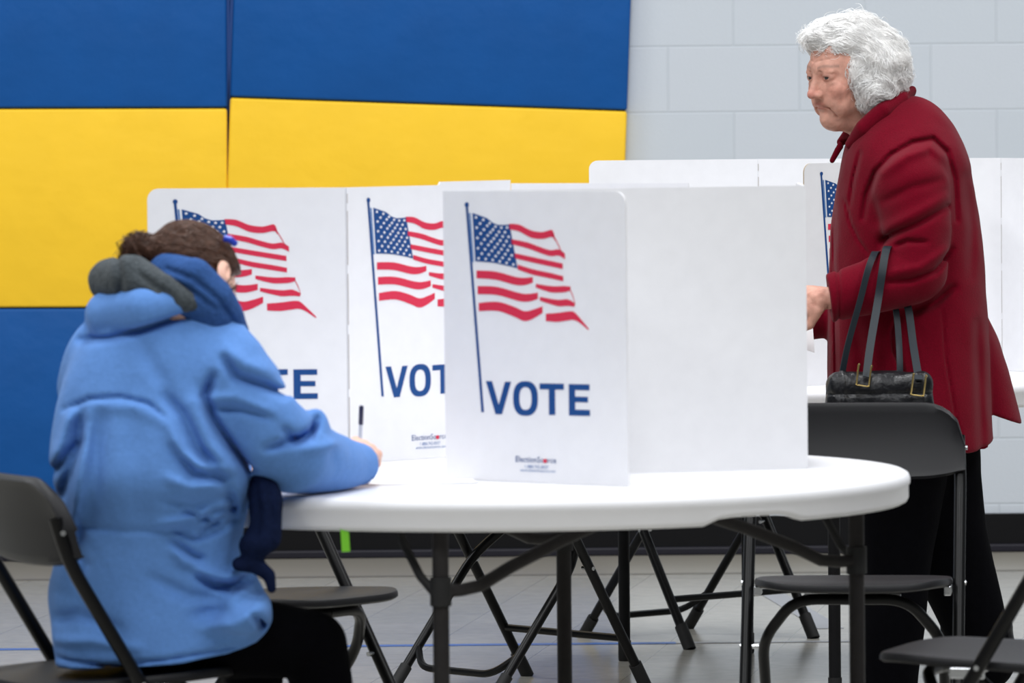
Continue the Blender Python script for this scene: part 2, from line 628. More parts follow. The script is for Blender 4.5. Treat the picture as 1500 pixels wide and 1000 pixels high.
# ------------------------------------------------------------------ round folding tables
def folding_table(loc, rz, R, legs, label, legmat='leg_grey'):
    """legs: four (x, y) in the order A, B, C, D round the table; frames A-B and C-D"""
    root = empty('folding_table', loc, 0)
    tag(root, label, 'table', 'round white folding tables')
    H = 0.74
    b = bmesh.new()
    prof = [(0, H - 0.0006), (R - 0.055, H - 0.0006), (R - 0.035, H), (R - 0.012, H - 0.001), (R - 0.003, H - 0.006), (R, H - 0.014), (R, H - 0.022),
            (R - 0.003, H - 0.026), (R - 0.003, H - 0.048), (R - 0.006, H - 0.055), (R - 0.012, H - 0.058), (R - 0.03, H - 0.056), (R - 0.045, H - 0.045), (R - 0.06, H - 0.043), (0, H - 0.043)]
    a0 = math.radians(-54)
    def notch(a, r, z):
        d = abs((a - a0 + PI) % (2 * PI) - PI)
        k = min(1.0, max(0.0, (math.radians(8.5) - d) / math.radians(3)))
        return z + 0.014 * k if z < H - 0.04 and r > R - 0.05 else z
    lathe(b, prof, 144, 0, notch)
    obj('tabletop', b, 'white_plastic', root, angle=50)
    b = bmesh.new()
    for s in (-1, 1):
        box(b, (s * 0.21, 0, H - 0.052), (0.03, 1.1, 0.02), 0, 0.003)
    obj('under_frame', b, legmat, root, smooth=False)
    for (x, y) in legs:
        b = bmesh.new()
        tube(b, [(x, y, H - 0.045), (x, y, 0.03)], 0.0145, 16)
        l = obj('leg', b, legmat, root)
        b = bmesh.new()
        tube(b, [(x, y, 0.052), (x, y, 0.004), (x, y, 0.0)], 0.0, 16, rr=[0.0165, 0.0165, 0.0145])
        obj('foot_cap', b, 'rubber_black', l)
    zt = [(0, .575), (.045, .575), (.09, .58), (.16, .609), (.28, .65), (.37, .676), (.5, .688), (.63, .676), (.72, .65), (.84, .609), (.91, .58), (.955, .575), (1, .575)]
    for (i, j) in ((0, 1), (2, 3)):
        A, B = Vector(legs[i]), Vector(legs[j])
        b = bmesh.new()
        tube(b, [(A.x + (B.x - A.x) * t, A.y + (B.y - A.y) * t, z) for t, z in zt], 0.0115, 12)
        obj('cross_brace', b, legmat, root)
        d = (B - A).normalized(); n = Vector((-d.y, d.x))
        if n.dot(-(A + B)) < 0: n = -n
        for Q, s in ((A, -1), (B, 1)):
            b = bmesh.new()
            q = Q + d * s * 0.006
            tube(b, [(q.x, q.y, .565), (q.x + n.x * .05, q.y + n.y * .05, .60), (q.x + n.x * .1, q.y + n.y * .1, .66), (q.x + n.x * .11, q.y + n.y * .11, .692)], 0.008, 8)
            tube(b, [(Q.x, Q.y, .55), (Q.x, Q.y, .60)], 0.019, 14)
            obj('leg_lock', b, 'rubber_black', root)
    return root


T1 = (-0.005, 11.41)
T2 = (0.66, 15.10)
LA, LB, LC = (-0.129 - T1[0], 10.73 - T1[1]), (0.634 - T1[0], 11.35 - T1[1]), (0.097 - T1[0], 11.98 - T1[1])
LD = (LA[0] + LC[0] - LB[0], LA[1] + LC[1] - LB[1])
folding_table((T1[0], T1[1], 0), 0, 0.742, [LA, LB, LC, LD], 'round white folding table in front, where the person in the blue jacket writes')
folding_table((T2[0], T2[1], 0), 0, 0.755, [(x - T2[0], y - T2[1]) for x, y in ((0.757, 14.50), (1.034, 14.68), (0.597, 15.70), (0.278, 15.52))], 'round white folding table farther back, by the white-haired person', 'leg_dark')

# ------------------------------------------------------------------ printed privacy screens
BH = 0.527


def PT(pts, sx=2.085):
    """print drawing: traced units -> panel metres (u from the left edge, v from the bottom)"""
    out = []
    for x, y in pts:
        yt = 82 + (x - 68) * .01
        yb = 965 + (x - 68) * .036
        out.append(((x - 68) / 556 * 0.413, (1 - (y - yt) / (yb - yt)) * BH))
    return out


def ribbon(pts, ws, sub=4):
    """polyline with thickness -> list of quads (smooth interpolation)"""
    n = len(pts)
    def cr(a, b, c, d, t):
        return 0.5 * ((2 * b) + (-a + c) * t + (2 * a - 5 * b + 4 * c - d) * t * t + (-a + 3 * b - 3 * c + d) * t ** 3)
    ws = [w * 1.38 for w in ws]
    P, Wd = [], []
    for i in range(n - 1):
        a, b, c, d = pts[max(i - 1, 0)], pts[i], pts[i + 1], pts[min(i + 2, n - 1)]
        for k in range(sub):
            t = k / sub
            P.append((cr(a[0], b[0], c[0], d[0], t), cr(a[1], b[1], c[1], d[1], t)))
            Wd.append(ws[i] + (ws[i + 1] - ws[i]) * t)
    P.append(pts[-1]); Wd.append(ws[-1])
    return [[(P[i][0], P[i][1] - Wd[i] / 2), (P[i + 1][0], P[i + 1][1] - Wd[i + 1] / 2), (P[i + 1][0], P[i + 1][1] + Wd[i + 1] / 2), (P[i][0], P[i][1] + Wd[i] / 2)] for i in range(len(P) - 1)]


def star(cx, cy, r):
    return [(cx + (r if k % 2 == 0 else r * .42) * math.sin(PI * k / 5), cy - (r if k % 2 == 0 else r * .42) * math.cos(PI * k / 5)) for k in range(10)]


def flag_print():
    """-> list of (material index, layer, polygon in panel metres)"""
    out = []
    def add(mi, poly, layer=0): out.append((mi, layer, PT(poly)))
    # pole: dark edge, pale middle, knob
    add(1, [(139, 128), (146, 128), (190, 760), (182, 760)])
    add(4, [(149, 150), (154, 150), (163, 300), (158, 300)])
    add(1, [(143 + 6.5 * math.cos(a), 125 + 8 * math.sin(a)) for a in [k * PI / 6 for k in range(12)]], 1)
    # canton
    top = [(160, 150), (183, 158), (205, 166), (222, 180), (240, 187), (258, 187), (275, 186)]
    bot = [(168, 298), (190, 299), (212, 301), (234, 304), (256, 309), (277, 314), (298, 320)]
    for i in range(6):
        add(1, [top[i], top[i + 1], bot[i + 1], bot[i]])
    for r in range(9):
        for c in range(6 if r % 2 == 0 else 5):
            s = (c + (0.5 if r % 2 == 0 else 1.0)) / 6.0
            t = (r + 0.6) / 9.2
            k = s * 6; i = min(int(k), 5); f = k - i
            tx, ty = top[i][0] + (top[i + 1][0] - top[i][0]) * f, top[i][1] + (top[i + 1][1] - top[i][1]) * f
            bx, by = bot[i][0] + (bot[i + 1][0] - bot[i][0]) * f, bot[i][1] + (bot[i + 1][1] - bot[i][1]) * f
            add(3, star(tx + (bx - tx) * t, ty + (by - ty) * t, 5.6), 1)
    S = [
        ([(274, 192), (305, 197), (340, 215), (375, 220), (405, 214), (414, 232)], [12, 15, 16, 15, 16, 6]),
        ([(280, 238), (330, 250), (365, 263), (400, 274), (425, 272), (444, 284)], [11, 13, 13, 13, 14, 12]),
        ([(289, 281), (345, 294), (400, 306), (437, 314)], [11, 12, 12, 12]),
        ([(299, 316), (345, 331), (400, 343), (438, 352)], [11, 12, 12, 11]),
        ([(171, 338), (230, 342), (290, 358), (320, 360), (345, 355)], [17, 18, 18, 16, 12]),
        ([(174, 386), (235, 389), (300, 407), (330, 410), (360, 404)], [18, 18, 18, 17, 14]),
        ([(177, 438), (235, 436), (285, 452), (318, 466), (345, 460), (374, 446)], [18, 20, 22, 22, 20, 14]),
        ([(354, 373), (400, 384), (440, 384), (460, 382)], [8, 14, 14, 8]),
        ([(366, 413), (420, 426), (450, 425), (472, 432)], [8, 14, 15, 8]),
        ([(384, 470), (420, 470), (450, 466), (470, 466), (490, 482), (514, 507)], [16, 20, 20, 18, 10, 3]),
        ([(405, 214), (420, 240), (436, 276)], [4, 4, 3]),
        ([(458, 384), (468, 408), (474, 432)], [4, 4, 3]),
    ]
    for pts, ws in S:
        for q in ribbon(pts, ws): add(2, q)
    # VOTE
    def lets(poly): add(1, poly)
    lets([(197, 665), (216, 665), (236, 738), (256, 667), (275, 667), (246, 766), (226, 766)])
    def oring(cx, cy, rx, ry, kx, ky, n=28):
        o = []
        for k in range(n):
            a0, a1 = 2 * PI * k / n, 2 * PI * (k + 1) / n
            def sq(a, X, Y):
                c, s = math.cos(a), math.sin(a)
                return (cx + X * math.copysign(abs(c) ** .8, c), cy + Y * math.copysign(abs(s) ** .8, s))
            o.append([sq(a0, rx, ry), sq(a1, rx, ry), sq(a1, kx, ky), sq(a0, kx, ky)])
        return o
    for q in oring(319, 718, 38, 53, 19, 35): lets(q)
    lets([(363, 672), (437, 673), (437, 691), (410, 691), (410, 768), (391, 768), (391, 690), (363, 690)])
    lets([(452, 674), (515, 675), (515, 693), (471, 692), (471, 712), (510, 713), (510, 730), (471, 729), (471, 752), (516, 753), (516, 771), (452, 770)])
    add(2, [(378 + 6 * math.cos(a), 909 + 6.5 * math.sin(a)) for a in [k * PI / 6 for k in range(12)]], 1)
    return out


FLAG = flag_print()


def text_polys(body, size):
    cu = bpy.data.curves.new('lettering', 'FONT')
    cu.body = body; cu.size = size; cu.align_x = 'CENTER'; cu.resolution_u = 2
    ob = bpy.data.objects.new('lettering', cu)
    COL.objects.link(ob)
    bpy.context.view_layer.update()
    me = ob.to_mesh()
    vs = [tuple(v.co) for v in me.vertices]
    ps = [tuple(p.vertices) for p in me.polygons]
    ob.to_mesh_clear()
    bpy.data.objects.remove(ob); bpy.data.curves.remove(cu)
    return vs, ps


FOOT = [(text_polys('ElectionSource', 0.0155), (349, 914), 1), (text_polys('1-888-742-8037', 0.0085), (351, 932), 4),
        (text_polys('www.electionsource.com', 0.0078), (355, 943), 4), (text_polys('Reorder VB-60', 0.0001), (352, 951), 4)][:3]


def screen_panel(bm, p0, p1, z0, radii, printed, out, step=None, slits=()):
    """one cardboard panel from p0 to p1 (plan), printed side facing `out`"""
    a, b = Vector(p0), Vector(p1)
    L = (b - a).length
    d = (b - a) / L
    n = Vector((-d.y, d.x))
    if n.dot(Vector(out)) < 0: n = -n
    T = 0.004
    def place(u, v, w):
        q = a + d * u + n * (T / 2 - w)
        return (q.x, q.y, z0 + v)
    poly = rounded(L, BH, radii, 6)
    if step:
        poly = poly[:-1] + [(step, BH), (step, BH + 0.0065)] if radii[3] <= 0 else poly
        # raise the part of the top edge right of `step`
        poly = [(0, 0), (L, 0), (L, BH + 0.0065), (step, BH + 0.0065), (step - 0.004, BH), (0, BH)]
    prism(bm, poly, place, T, 0, 5)
    flip = -1 if (d.x < 0) else 1
    def pr(poly, mi, layer, thick=0.0004):
        pts = poly if flip > 0 else [(L - u, v) for (u, v) in poly]
        prism(bm, pts, lambda u, v, w: place(u, v, -0.0003 - 0.0005 * layer - w), thick, mi)
    if printed:
        for mi, layer, poly in FLAG: pr(poly, mi, layer)
        for (vs, ps), (x, y), mi in FOOT:
            (u0, v0), = PT([(x, y)])
            verts = []
            for v in vs:
                u, w = u0 + v[0], v0 + v[1]
                if flip < 0: u = L - u
                verts.append(bm.verts.new(place(u, w, -0.0008)))
            for p in ps:
                try:
                    f = bm.faces.new([verts[i] for i in p]); f.material_index = mi
                except ValueError: pass
    for (u, marks) in slits:
        for (v0, v1) in marks:
            prism(bm, [(u, v0), (u + 0.0020, v0), (u + 0.0020, v1), (u, v1)], lambda q, v, w: place(q, v, -0.0003 - w), 0.0004, 6)


SCREEN_MATS = ['cardboard_white', 'print_blue', 'print_red', 'print_white', 'print_pale_blue', 'cardboard_white', 'slit_grey']
SCREEN_EDGE = SCREEN_MATS[:5] + ['cardboard_edge', 'slit_grey']
SL = [(BH - .03, BH - .012), (BH - .148, BH - .045), (BH - .262, BH - .165), (BH - .385, BH - .28), (.02, BH - .40)]


def screen(loc, label, panels, group='cardboard voting screens'):
    root = empty('voting_screen', loc)
    tag(root, label, 'voting screen', group)
    for name, p0, p1, radii, printed, out, step, slits, mats in panels:
        b = bmesh.new()
        screen_panel(b, (p0[0] - loc[0], p0[1] - loc[1]), (p1[0] - loc[0], p1[1] - loc[1]), 0.0, radii, printed, out, step, slits)
        obj(name, b, mats, root, smooth=False)
    return root


def on_plane(px, py, z):
    d = CAM_R @ Vector(((px - 750.0) / FPX, (500.0 - py) / FPX, -1.0))
    t = (z - CAM_H) / d.z
    return (d.x * t, d.y * t)


ZT = 0.7405
def xy(px, Y): return (W(px, 500, Y).x, Y)
rr = 0.022
# front screen: printed wing folded towards the camera, plain centre panel behind it
h0, f1, p1 = xy(652, 11.235), xy(919, 10.98), xy(1181.5, 11.45)
h0b = (h0[0] + 0.004, h0[1] + 0.006)
screen((h0[0], h0[1], ZT), 'white cardboard voting screen in front whose full flag and VOTE print shows',
       [('side_panel', h0, f1, (0, 0, rr, 0), True, (0, -1), None, (), SCREEN_MATS),
        ('center_panel', h0b, p1, (0, 0, 0.01, 0), False, (0, -1), None, (), SCREEN_MATS),
        ('side_panel', (p1[0] - .003, p1[1] + .005), (p1[0] + 0.0, p1[1] + 0.33), (0, 0, rr, 0), True, (1, 0), None, (), SCREEN_MATS)])
# left screen
lf, lh, lr, l3 = xy(218.5, 11.80), xy(508, 11.72), xy(749, 12.02), xy(1010, 11.86)
screen((lh[0], lh[1], ZT), 'white cardboard voting screen behind the head of the person writing, its VOTE half hidden',
       [('side_panel', lf, lh, (0, 0, 0, rr), True, (0, -1), None, (), SCREEN_MATS),
        ('center_panel', (lh[0] + .0012, lh[1]), lr, (0, 0, 0, 0), True, (0, -1), 0.246, [(0.0, SL)], SCREEN_MATS),
        ('side_panel', (lr[0] + .003, lr[1]), l3, (0, 0, 0, 0), False, (0, -1), None, (), SCREEN_MATS)])
# far screen, plain inside
b0, b1, b2, b3 = xy(865, 15.50), xy(1112, 15.50), xy(1468, 15.26), (xy(1468, 15.26)[0] + 0.20, 14.86)
screen((b1[0], b1[1], ZT), 'plain white cardboard voting screen on the far table, spread wide behind the red coat',
       [('side_panel', b0, b1, (0, 0, 0, rr), False, (0, -1), None, (), SCREEN_MATS),
        ('center_panel', (b1[0] + .0012, b1[1]), b2, (0, 0, 0, 0), False, (0, -1), None, [(0.0, SL)], SCREEN_MATS),
        ('side_panel', (b2[0] + .0012, b2[1]), b3, (0, 0, rr, 0), False, (-1, -1), None, [(0.0, SL)], SCREEN_MATS)])
# far screen seen from outside, flag half hidden by the coat
c0, c1 = xy(1179, 14.56), (1.02, 14.84)
screen((c0[0], c0[1], ZT), 'white cardboard voting screen whose flag is half hidden behind the red coat',
       [('side_panel', c0, c1, (0, 0, 0, rr), True, (0, -1), None, (), SCREEN_EDGE),
        ('center_panel', (c1[0] + .004, c1[1] + .003), (1.045, 15.12), (0, 0, 0, 0), False, (1, 0), None, (), SCREEN_MATS)])


# ------------------------------------------------------------------ folding chairs
def make_chair(label):
    root = empty('folding_chair', (0, 0, 0))
    tag(root, label, 'chair', 'black folding chairs')
    def lx(z):  # the long tube: front foot up to the backrest, steeper above
        return 0.24 - 0.6 * z if z < 0.64 else -0.144 - 0.30 * (z - 0.64)
    for s in (-1, 1):
        y = s * 0.218
        b = bmesh.new()
        tube(b, fillet([(lx(0.012), y, 0.012), (lx(.64), y, .64), (lx(.72), y * .985, .72)], 0.04, 6), 0.0125, 12)
        leg = obj('front_leg', b, 'chair_black', root)
        b = bmesh.new()
        box(b, (lx(.41) + .018, s * .196, .4125), (.062, .014, .020), 0, .002)
        obj('seat_bracket', b, 'chrome', root, smooth=False)
        b = bmesh.new()
        tube(b, [(lx(0.06), y, 0.06), (lx(0), y, 0.0)], 0.0, 12, rr=[0.0165, 0.0165])
        obj('foot_cap', b, 'rubber_black', leg)
        for (z, y0, y1) in ((0.425, -.010, .0145), (0.695, -.012, .0145), (0.30, -.026, .0135)):
            b = bmesh.new()
            c = Vector((lx(z), y, z))
            tube(b, [c + Vector((0, s * y0, 0)), c + Vector((0, s * y1, 0))], 0.005, 10)
            obj('hinge_bolt', b, 'chrome', leg)
    # U-shaped rear leg
    rx = lambda z: -0.225 + 0.84 * z
    for s in (-1, 1):
        b = bmesh.new()
        yb = 0.186
        tube(b, fillet([(rx(.402) + .01, 0, .402), (rx(.402), s * 0.115, .402), (rx(.31), s * yb, .31), (rx(0.012), s * yb, .012)], 0.05, 6), 0.0115, 12)
        leg = obj('rear_leg', b, 'chair_black', root)
        b = bmesh.new()
        tube(b, [(rx(0.055), s * yb, 0.055), (rx(0), s * yb, 0.0)], 0.0, 12, rr=[0.0155, 0.0155])
        obj('foot_cap', b, 'rubber_black', leg)
    b = bmesh.new()
    z = 0.125
    tube(b, [(lx(z), -.215, z), (lx(z), -.16, z), (lx(z), .16, z), (lx(z), .215, z)], 0.009, 8)
    obj('front_crossbar', b, 'chair_black', root)
    b = bmesh.new()
    tube(b, fillet([(rx(.10), -.184, .10), (rx(.055), -.13, .055), (rx(.055), .13, .055), (rx(.10), .184, .10)], 0.04, 5), 0.009, 8)
    obj('rear_crossbar', b, 'chair_black', root)
    # seat: rounded, slightly dished plate with a rolled rim
    b = bmesh.new()
    out = []
    nn = 48
    for k in range(nn):
        a = 2 * PI * k / nn
        c, s_ = math.cos(a), math.sin(a)
        x = 0.205 * math.copysign(abs(c) ** 0.55, c)
        y = (0.204 - 0.014 * (x > 0) * x / .2) * math.copysign(abs(s_) ** 0.5, s_)
        out.append((x, y))
    rings = []
    for f, zz in ((0.0, .430), (0.5, .431), (0.8, .434), (0.93, .436), (0.985, .436), (1.0, .431), (1.0, .424), (0.97, .419), (0.9, .422), (0.0, .422)):
        if f == 0: rings.append([b.verts.new((0, 0, zz))])
        else:
            rings.append([b.verts.new((x * f, y * f, zz + 0.05 * x * f - 0.010 * max(0, (x * f - .12) / .085) ** 2)) for x, y in out])
    for A, B in zip(rings, rings[1:]):
        for k in range(nn):
            k2 = (k + 1) % nn
            if len(A) == 1: b.faces.new((A[0], B[k], B[k2]))
            elif len(B) == 1: b.faces.new((A[k2], A[k], B[0]))
            else: b.faces.new((A[k2], A[k], B[k], B[k2]))
    obj('seat', b, 'chair_plate', root, angle=50)
    # backrest: curved plate with a rolled top edge
    b = bmesh.new()
    w2, zb, zt_, rad = 0.228, 0.638, 0.788, 0.085
    def back(u, v, t):
        z = zb + v
        x = lx(min(z, .78)) - 0.016 + 0.030 * (u / w2) ** 2 - 0.035 * 0
        return (x + t, u, z)
    N = 28
    cols_f, cols_b = [], []
    for i in range(N + 1):
        u = -w2 + 2 * w2 * i / N
        e = max(0.0, abs(u) - (w2 - rad))
        top = zt_ - zb - (rad - math.sqrt(max(rad * rad - e * e, 0)))
        botm = 0.012 * (e / rad) ** 2 - 0.010 * (1 - (u / w2) ** 2)
        rowf = []
        for (f, t) in ((0, 0.008), (0.04, 0.014), (0.12, 0.010), (0.5, 0.009), (0.86, 0.010), (0.95, 0.016), (1.0, 0.011), (1.0, -0.004), (0.95, -0.011), (0.86, -0.005), (0.5, -0.004), (0.12, -0.005), (0.04, -0.008), (0, -0.002)):
            rowf.append(b.verts.new(back(u, botm + (top - botm) * f, t)))
        cols_f.append(rowf)
    M = len(cols_f[0])
    for i in range(N):
        for k in range(M):
            b.faces.new((cols_f[i][k], cols_f[i + 1][k], cols_f[i + 1][(k + 1) % M], cols_f[i][(k + 1) % M]))
    b.faces.new(cols_f[0]); b.faces.new(cols_f[-1][::-1])
    obj('backrest', b, 'chair_plate', root, angle=50)
    b = bmesh.new()
    box(b, (0.05, 0, 0.402), (0.05, 0.20, 0.008), 0, 0.002)
    obj('seat_brace', b, 'chrome', root, smooth=False)
    return root


def copy_tree(o, parent=None):
    c = o.copy(); COL.objects.link(c)
    if parent: c.parent = parent
    for ch in list(o.children): copy_tree(ch, c)
    return c


CHAIRS = [
    (-0.725, 10.85, 24, 'black folding chair the person in the blue jacket sits on'),
    (-0.470, 12.42, -40, 'black folding chair with empty seat behind the knee of the person writing'),
    (0.700, 12.66, -96, 'black folding chair facing the camera, in front of the black handbag'),
    (0.878, 11.02, 160, 'black folding chair nearest the camera at the lower right corner'),
    (-0.007, 14.83, 41, 'black folding chair whose crossed legs show below the middle of the front tabletop'),
    (0.465, 16.14, -50, 'black folding chair farthest back, its legs by the blue floor line'),
]
proto = None
for x, y, a, lab in CHAIRS:
    if proto is None: proto = c = make_chair(lab)
    else: c = copy_tree(proto); c['label'] = lab
    c.location = (x, y, 0); c.rotation_euler = (0, 0, math.radians(a))

# ------------------------------------------------------------------ small things on and under the tables
b = bmesh.new()
box(b, (0, 0, -0.021), (0.0145, 0.0012, 0.046), 0, 0.0004)
p = W(504.5, 770, 10.737)
t = obj('tape_strip', b, 'tape_green', smooth=False)
t.location = (p.x, 10.737, 0.690); t.rotation_euler = (0, math.radians(-3), 0)
tag(t, 'strip of bright green tape hanging from the rim of the front white table', 'tape')


def paper(name, loc, rz, w, l, label, cat, tilt=(0, 0)):
    b = bmesh.new()
    n = 8
    g = [[None] * (n + 1) for _ in range(n + 1)]
    for i in range(n + 1):
        for j in range(n + 1):
            u, v = i / n - .5, j / n - .5
            g[i][j] = b.verts.new((u * w, v * l, 0.0006 + 0.004 * max(0, abs(u) - .3) ** 1.5))
    for i in range(n):
        for j in range(n): b.faces.new((g[i][j], g[i + 1][j], g[i + 1][j + 1], g[i][j + 1]))
    r = bmesh.ops.extrude_face_region(b, geom=list(b.faces))
    bmesh.ops.translate(b, vec=(0, 0, 0.0005), verts=[v for v in r['geom'] if isinstance(v, bmesh.types.BMVert)])
    o = obj(name, b, 'paper_white', smooth=True)
    o.location = loc; o.rotation_euler = (tilt[0], tilt[1], rz)
    return tag(o, label, cat)


paper('ballot_paper', (W(600, 690, 11.25).x, 11.25, ZT - 0.0008), math.radians(8), 0.215, 0.30, 'white ballot sheet on the front table under the writing hand', 'paper')

# ------------------------------------------------------------------ people
def frame(fwd, up_hint=(0, 0, 1), roll=0.0):
    f = Vector(fwd).normalized()
    r = f.cross(Vector(up_hint)).normalized()
    u = r.cross(f)
    if roll:
        q = Matrix.Rotation(roll, 3, f)
        r, u = q @ r, q @ u
    return np.array([[r.x, f.x, u.x], [r.y, f.y, u.y], [r.z, f.z, u.z]], F32)   # columns: right, forward, up


def head_sdf(q, old=True, ears=True):
    """q: points in head space (x = own right, y = forward, z = up, metres)"""
    X = np.abs(q[:, 0])
    m = np.stack([X, q[:, 1], q[:, 2]], 1)
    d = ell(q, (0, -.014, .042), (.074, .094, .086))
    d = smin(d, ell(q, (0, .028, -.012), (.063, .062, .078)), .025)
    d = smin(d, ell(q, (0, .030, -.066), (.049, .050, .042)), .022)
    d = smin(d, ell(q, (0, .070, -.094), (.021, .019, .017)), .022)
    d = smin(d, cap(m, (0, .080, .027), (.036, .070, .026), .011, .010), .016)          # brow
    d = smin(d, ell(m, (.038, .058, -.026), (.024, .023, .022)), .016)                   # cheek bones
    if old:
        d = smin(d, ell(m, (.036, .052, -.064), (.021, .024, .026)), .014)               # jowls
        d = smin(d, ell(q, (0, .040, -.108), (.032, .036, .020)), .018)                  # under the chin
        d = smin(d, ell(m, (.024, .077, -.050), (.014, .012, .020)), .010)
    # eye sockets, lids, ball
    d = smax(d, -ell(m, (.031, .096, .007), (.017, .018, .0115)), .010)
    lid = ell(m, (.031, .0740, .0060), (.0170, .0140, .0128))
    d = smin(d, lid, .004)
    if old: d = smin(d, ell(m, (.033, .0750, .0180), (.0165, .0095, .0055)), .006)
    d = smax(d, -ell(m, (.0325, .090, .0052), (.0128, .010, .0027 if old else .0045)), .0015)
    d = smin(d, ell(m, (.031, .0725, -.0085), (.018, .0105, .0065)), .006)
    d = smin(d, ell(m, (.015, .080, -.022), (.010, .0105, .014)), .010)
    # nose
    d = smin(d, cap(q, (0, .082, .016), (0, .1045, -.025), .0070, .0095), .010)
    d = smin(d, ell(q, (0, .1075, -.0300), (.0112, .0105, .0105)), .006)
    d = smin(d, ell(m, (.0125, .0955, -.0335), (.0074, .0110, .0078)), .007)
    d = smax(d, -ell(m, (.0068, .1015, -.0420), (.0044, .0064, .0050)), .002)
    # mouth
    d = smin(d, ell(q, (0, .0775, -.053), (.027, .013, .013)), .012)
    d = smin(d, ell(q, (0, .0870, -.0562), (.0205, .0058, .0036 if old else .0048)), .004)
    d = smin(d, ell(q, (0, .0855, -.0645), (.0185, .0055, .0040 if old else .0052)), .004)
    d = smax(d, -cap(m, (0, .0945, -.0602), (.0255, .0810, -.0655 if old else -.061), .0026, .0022), .0022)
    d = smax(d, -ell(q, (0, .094, -.0765), (.016, .006, .004)), .006)
    if old:   # lines: nose-to-mouth, mouth-to-chin, under-eye bags, forehead, crow's feet
        def line(a, b, w, dep):
            A, B = np.array(a, F32), np.array(b, F32)
            h = np.clip((m - A) @ (B - A) / float((B - A) @ (B - A)), 0, 1)
            e = np.sqrt(((m - A - h[:, None] * (B - A)) ** 2).sum(1))
            return 1.7 * dep * np.exp(-(e / w) ** 2)
        d = d + line((.026, .080, -.041), (.034, .072, -.064), .0042, .0022)
        d = d + line((.026, .080, -.066), (.031, .066, -.088), .0035, .0020)
        d = d + line((.027, .080, -.0085), (.043, .070, -.009), .0032, .0022)
        d = d - line((.020, .084, -.0125), (.042, .070, -.0145), .0035, .0012)
        d = d + line((.022, .080, -.020), (.048, .060, -.034), .0030, .0010)
        d = d + line((.016, .087, .021), (.046, .066, .0175), .0030, .0016)
        for zz in (.043, .053, .063):
            d = d + line((.0, .0885, zz), (.040, .068, zz + .004), .0022, .0010)
        for k in (-1, 0, 1):
            d = d + line((.049, .058, .004 + .003 * k), (.060, .040, .004 + .011 * k), .0020, .0010)
        d = d + waves(q, 300, 1.0) * .0004 + waves(q, 120, 2.0) * .0008
    if ears:
        e = ell(m, (.077, -.010, .000), (.008, .018, .031))
        e = smax(e, -ell(m, (.086, -.004, .002), (.008, .009, .018)), .004)
        d = smin(d, e, .005)
    return d


def head_color(q, base, old):
    X = np.abs(q[:, 0])
    m = np.stack([X, q[:, 1], q[:, 2]], 1)
    c = np.repeat(np.array([base], F32), len(q), 0)
    def blend(w, col):
        w = np.clip(w, 0, 1)[:, None]
        c[:] = c * (1 - w) + np.array([col], F32) * w
    g = lambda p, r: np.exp(-(((m - np.array(p, F32)) / np.array(r, F32)) ** 2).sum(1))
    L = lambda a, b_, d_: srgb(a, b_, d_)[:3]
    blend(.55 * g((.042, .06, -.03), (.024, .03, .02)), L(196, 118, 104))
    blend(.60 * g((0, .112, -.03), (.017, .018, .016)), L(190, 112, 102))
    blend(.75 * g((.0, .094, -.0555), (.022, .012, .0045)), L(168, 96, 90))
    blend(.75 * g((.0, .092, -.0655), (.020, .012, .0045)), L(172, 100, 94))
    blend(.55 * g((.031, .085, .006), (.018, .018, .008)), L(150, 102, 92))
    # eyebrows
    bz = .0285 + .004 * (1 - ((X - .032) / .02) ** 2)
    w = np.exp(-((q[:, 2] - bz) / .0032) ** 2) * (X > .012) * (X < .054) * (q[:, 1] > .05)
    blend(.55 * w, L(128, 104, 96) if old else L(60, 42, 34))
    # lash line
    w = np.exp(-((q[:, 2] - .0092) / .0013) ** 2) * np.exp(-((X - .0315) / .011) ** 4) * (q[:, 1] > .07)
    blend(.6 * w, L(70, 52, 48))
    if old:
        n = waves(q, 210, 5.0) + waves(q, 90, 9.0)
        blend(.4 * np.clip(n - .3, 0, 1), L(170, 104, 86))
        for p in ((.050, .045, -.052), (.045, .056, .01), (.03, .075, .06), (.052, .030, -.03)):
            blend(.5 * g(p, (.004, .006, .004)), L(150, 98, 78))
    return c


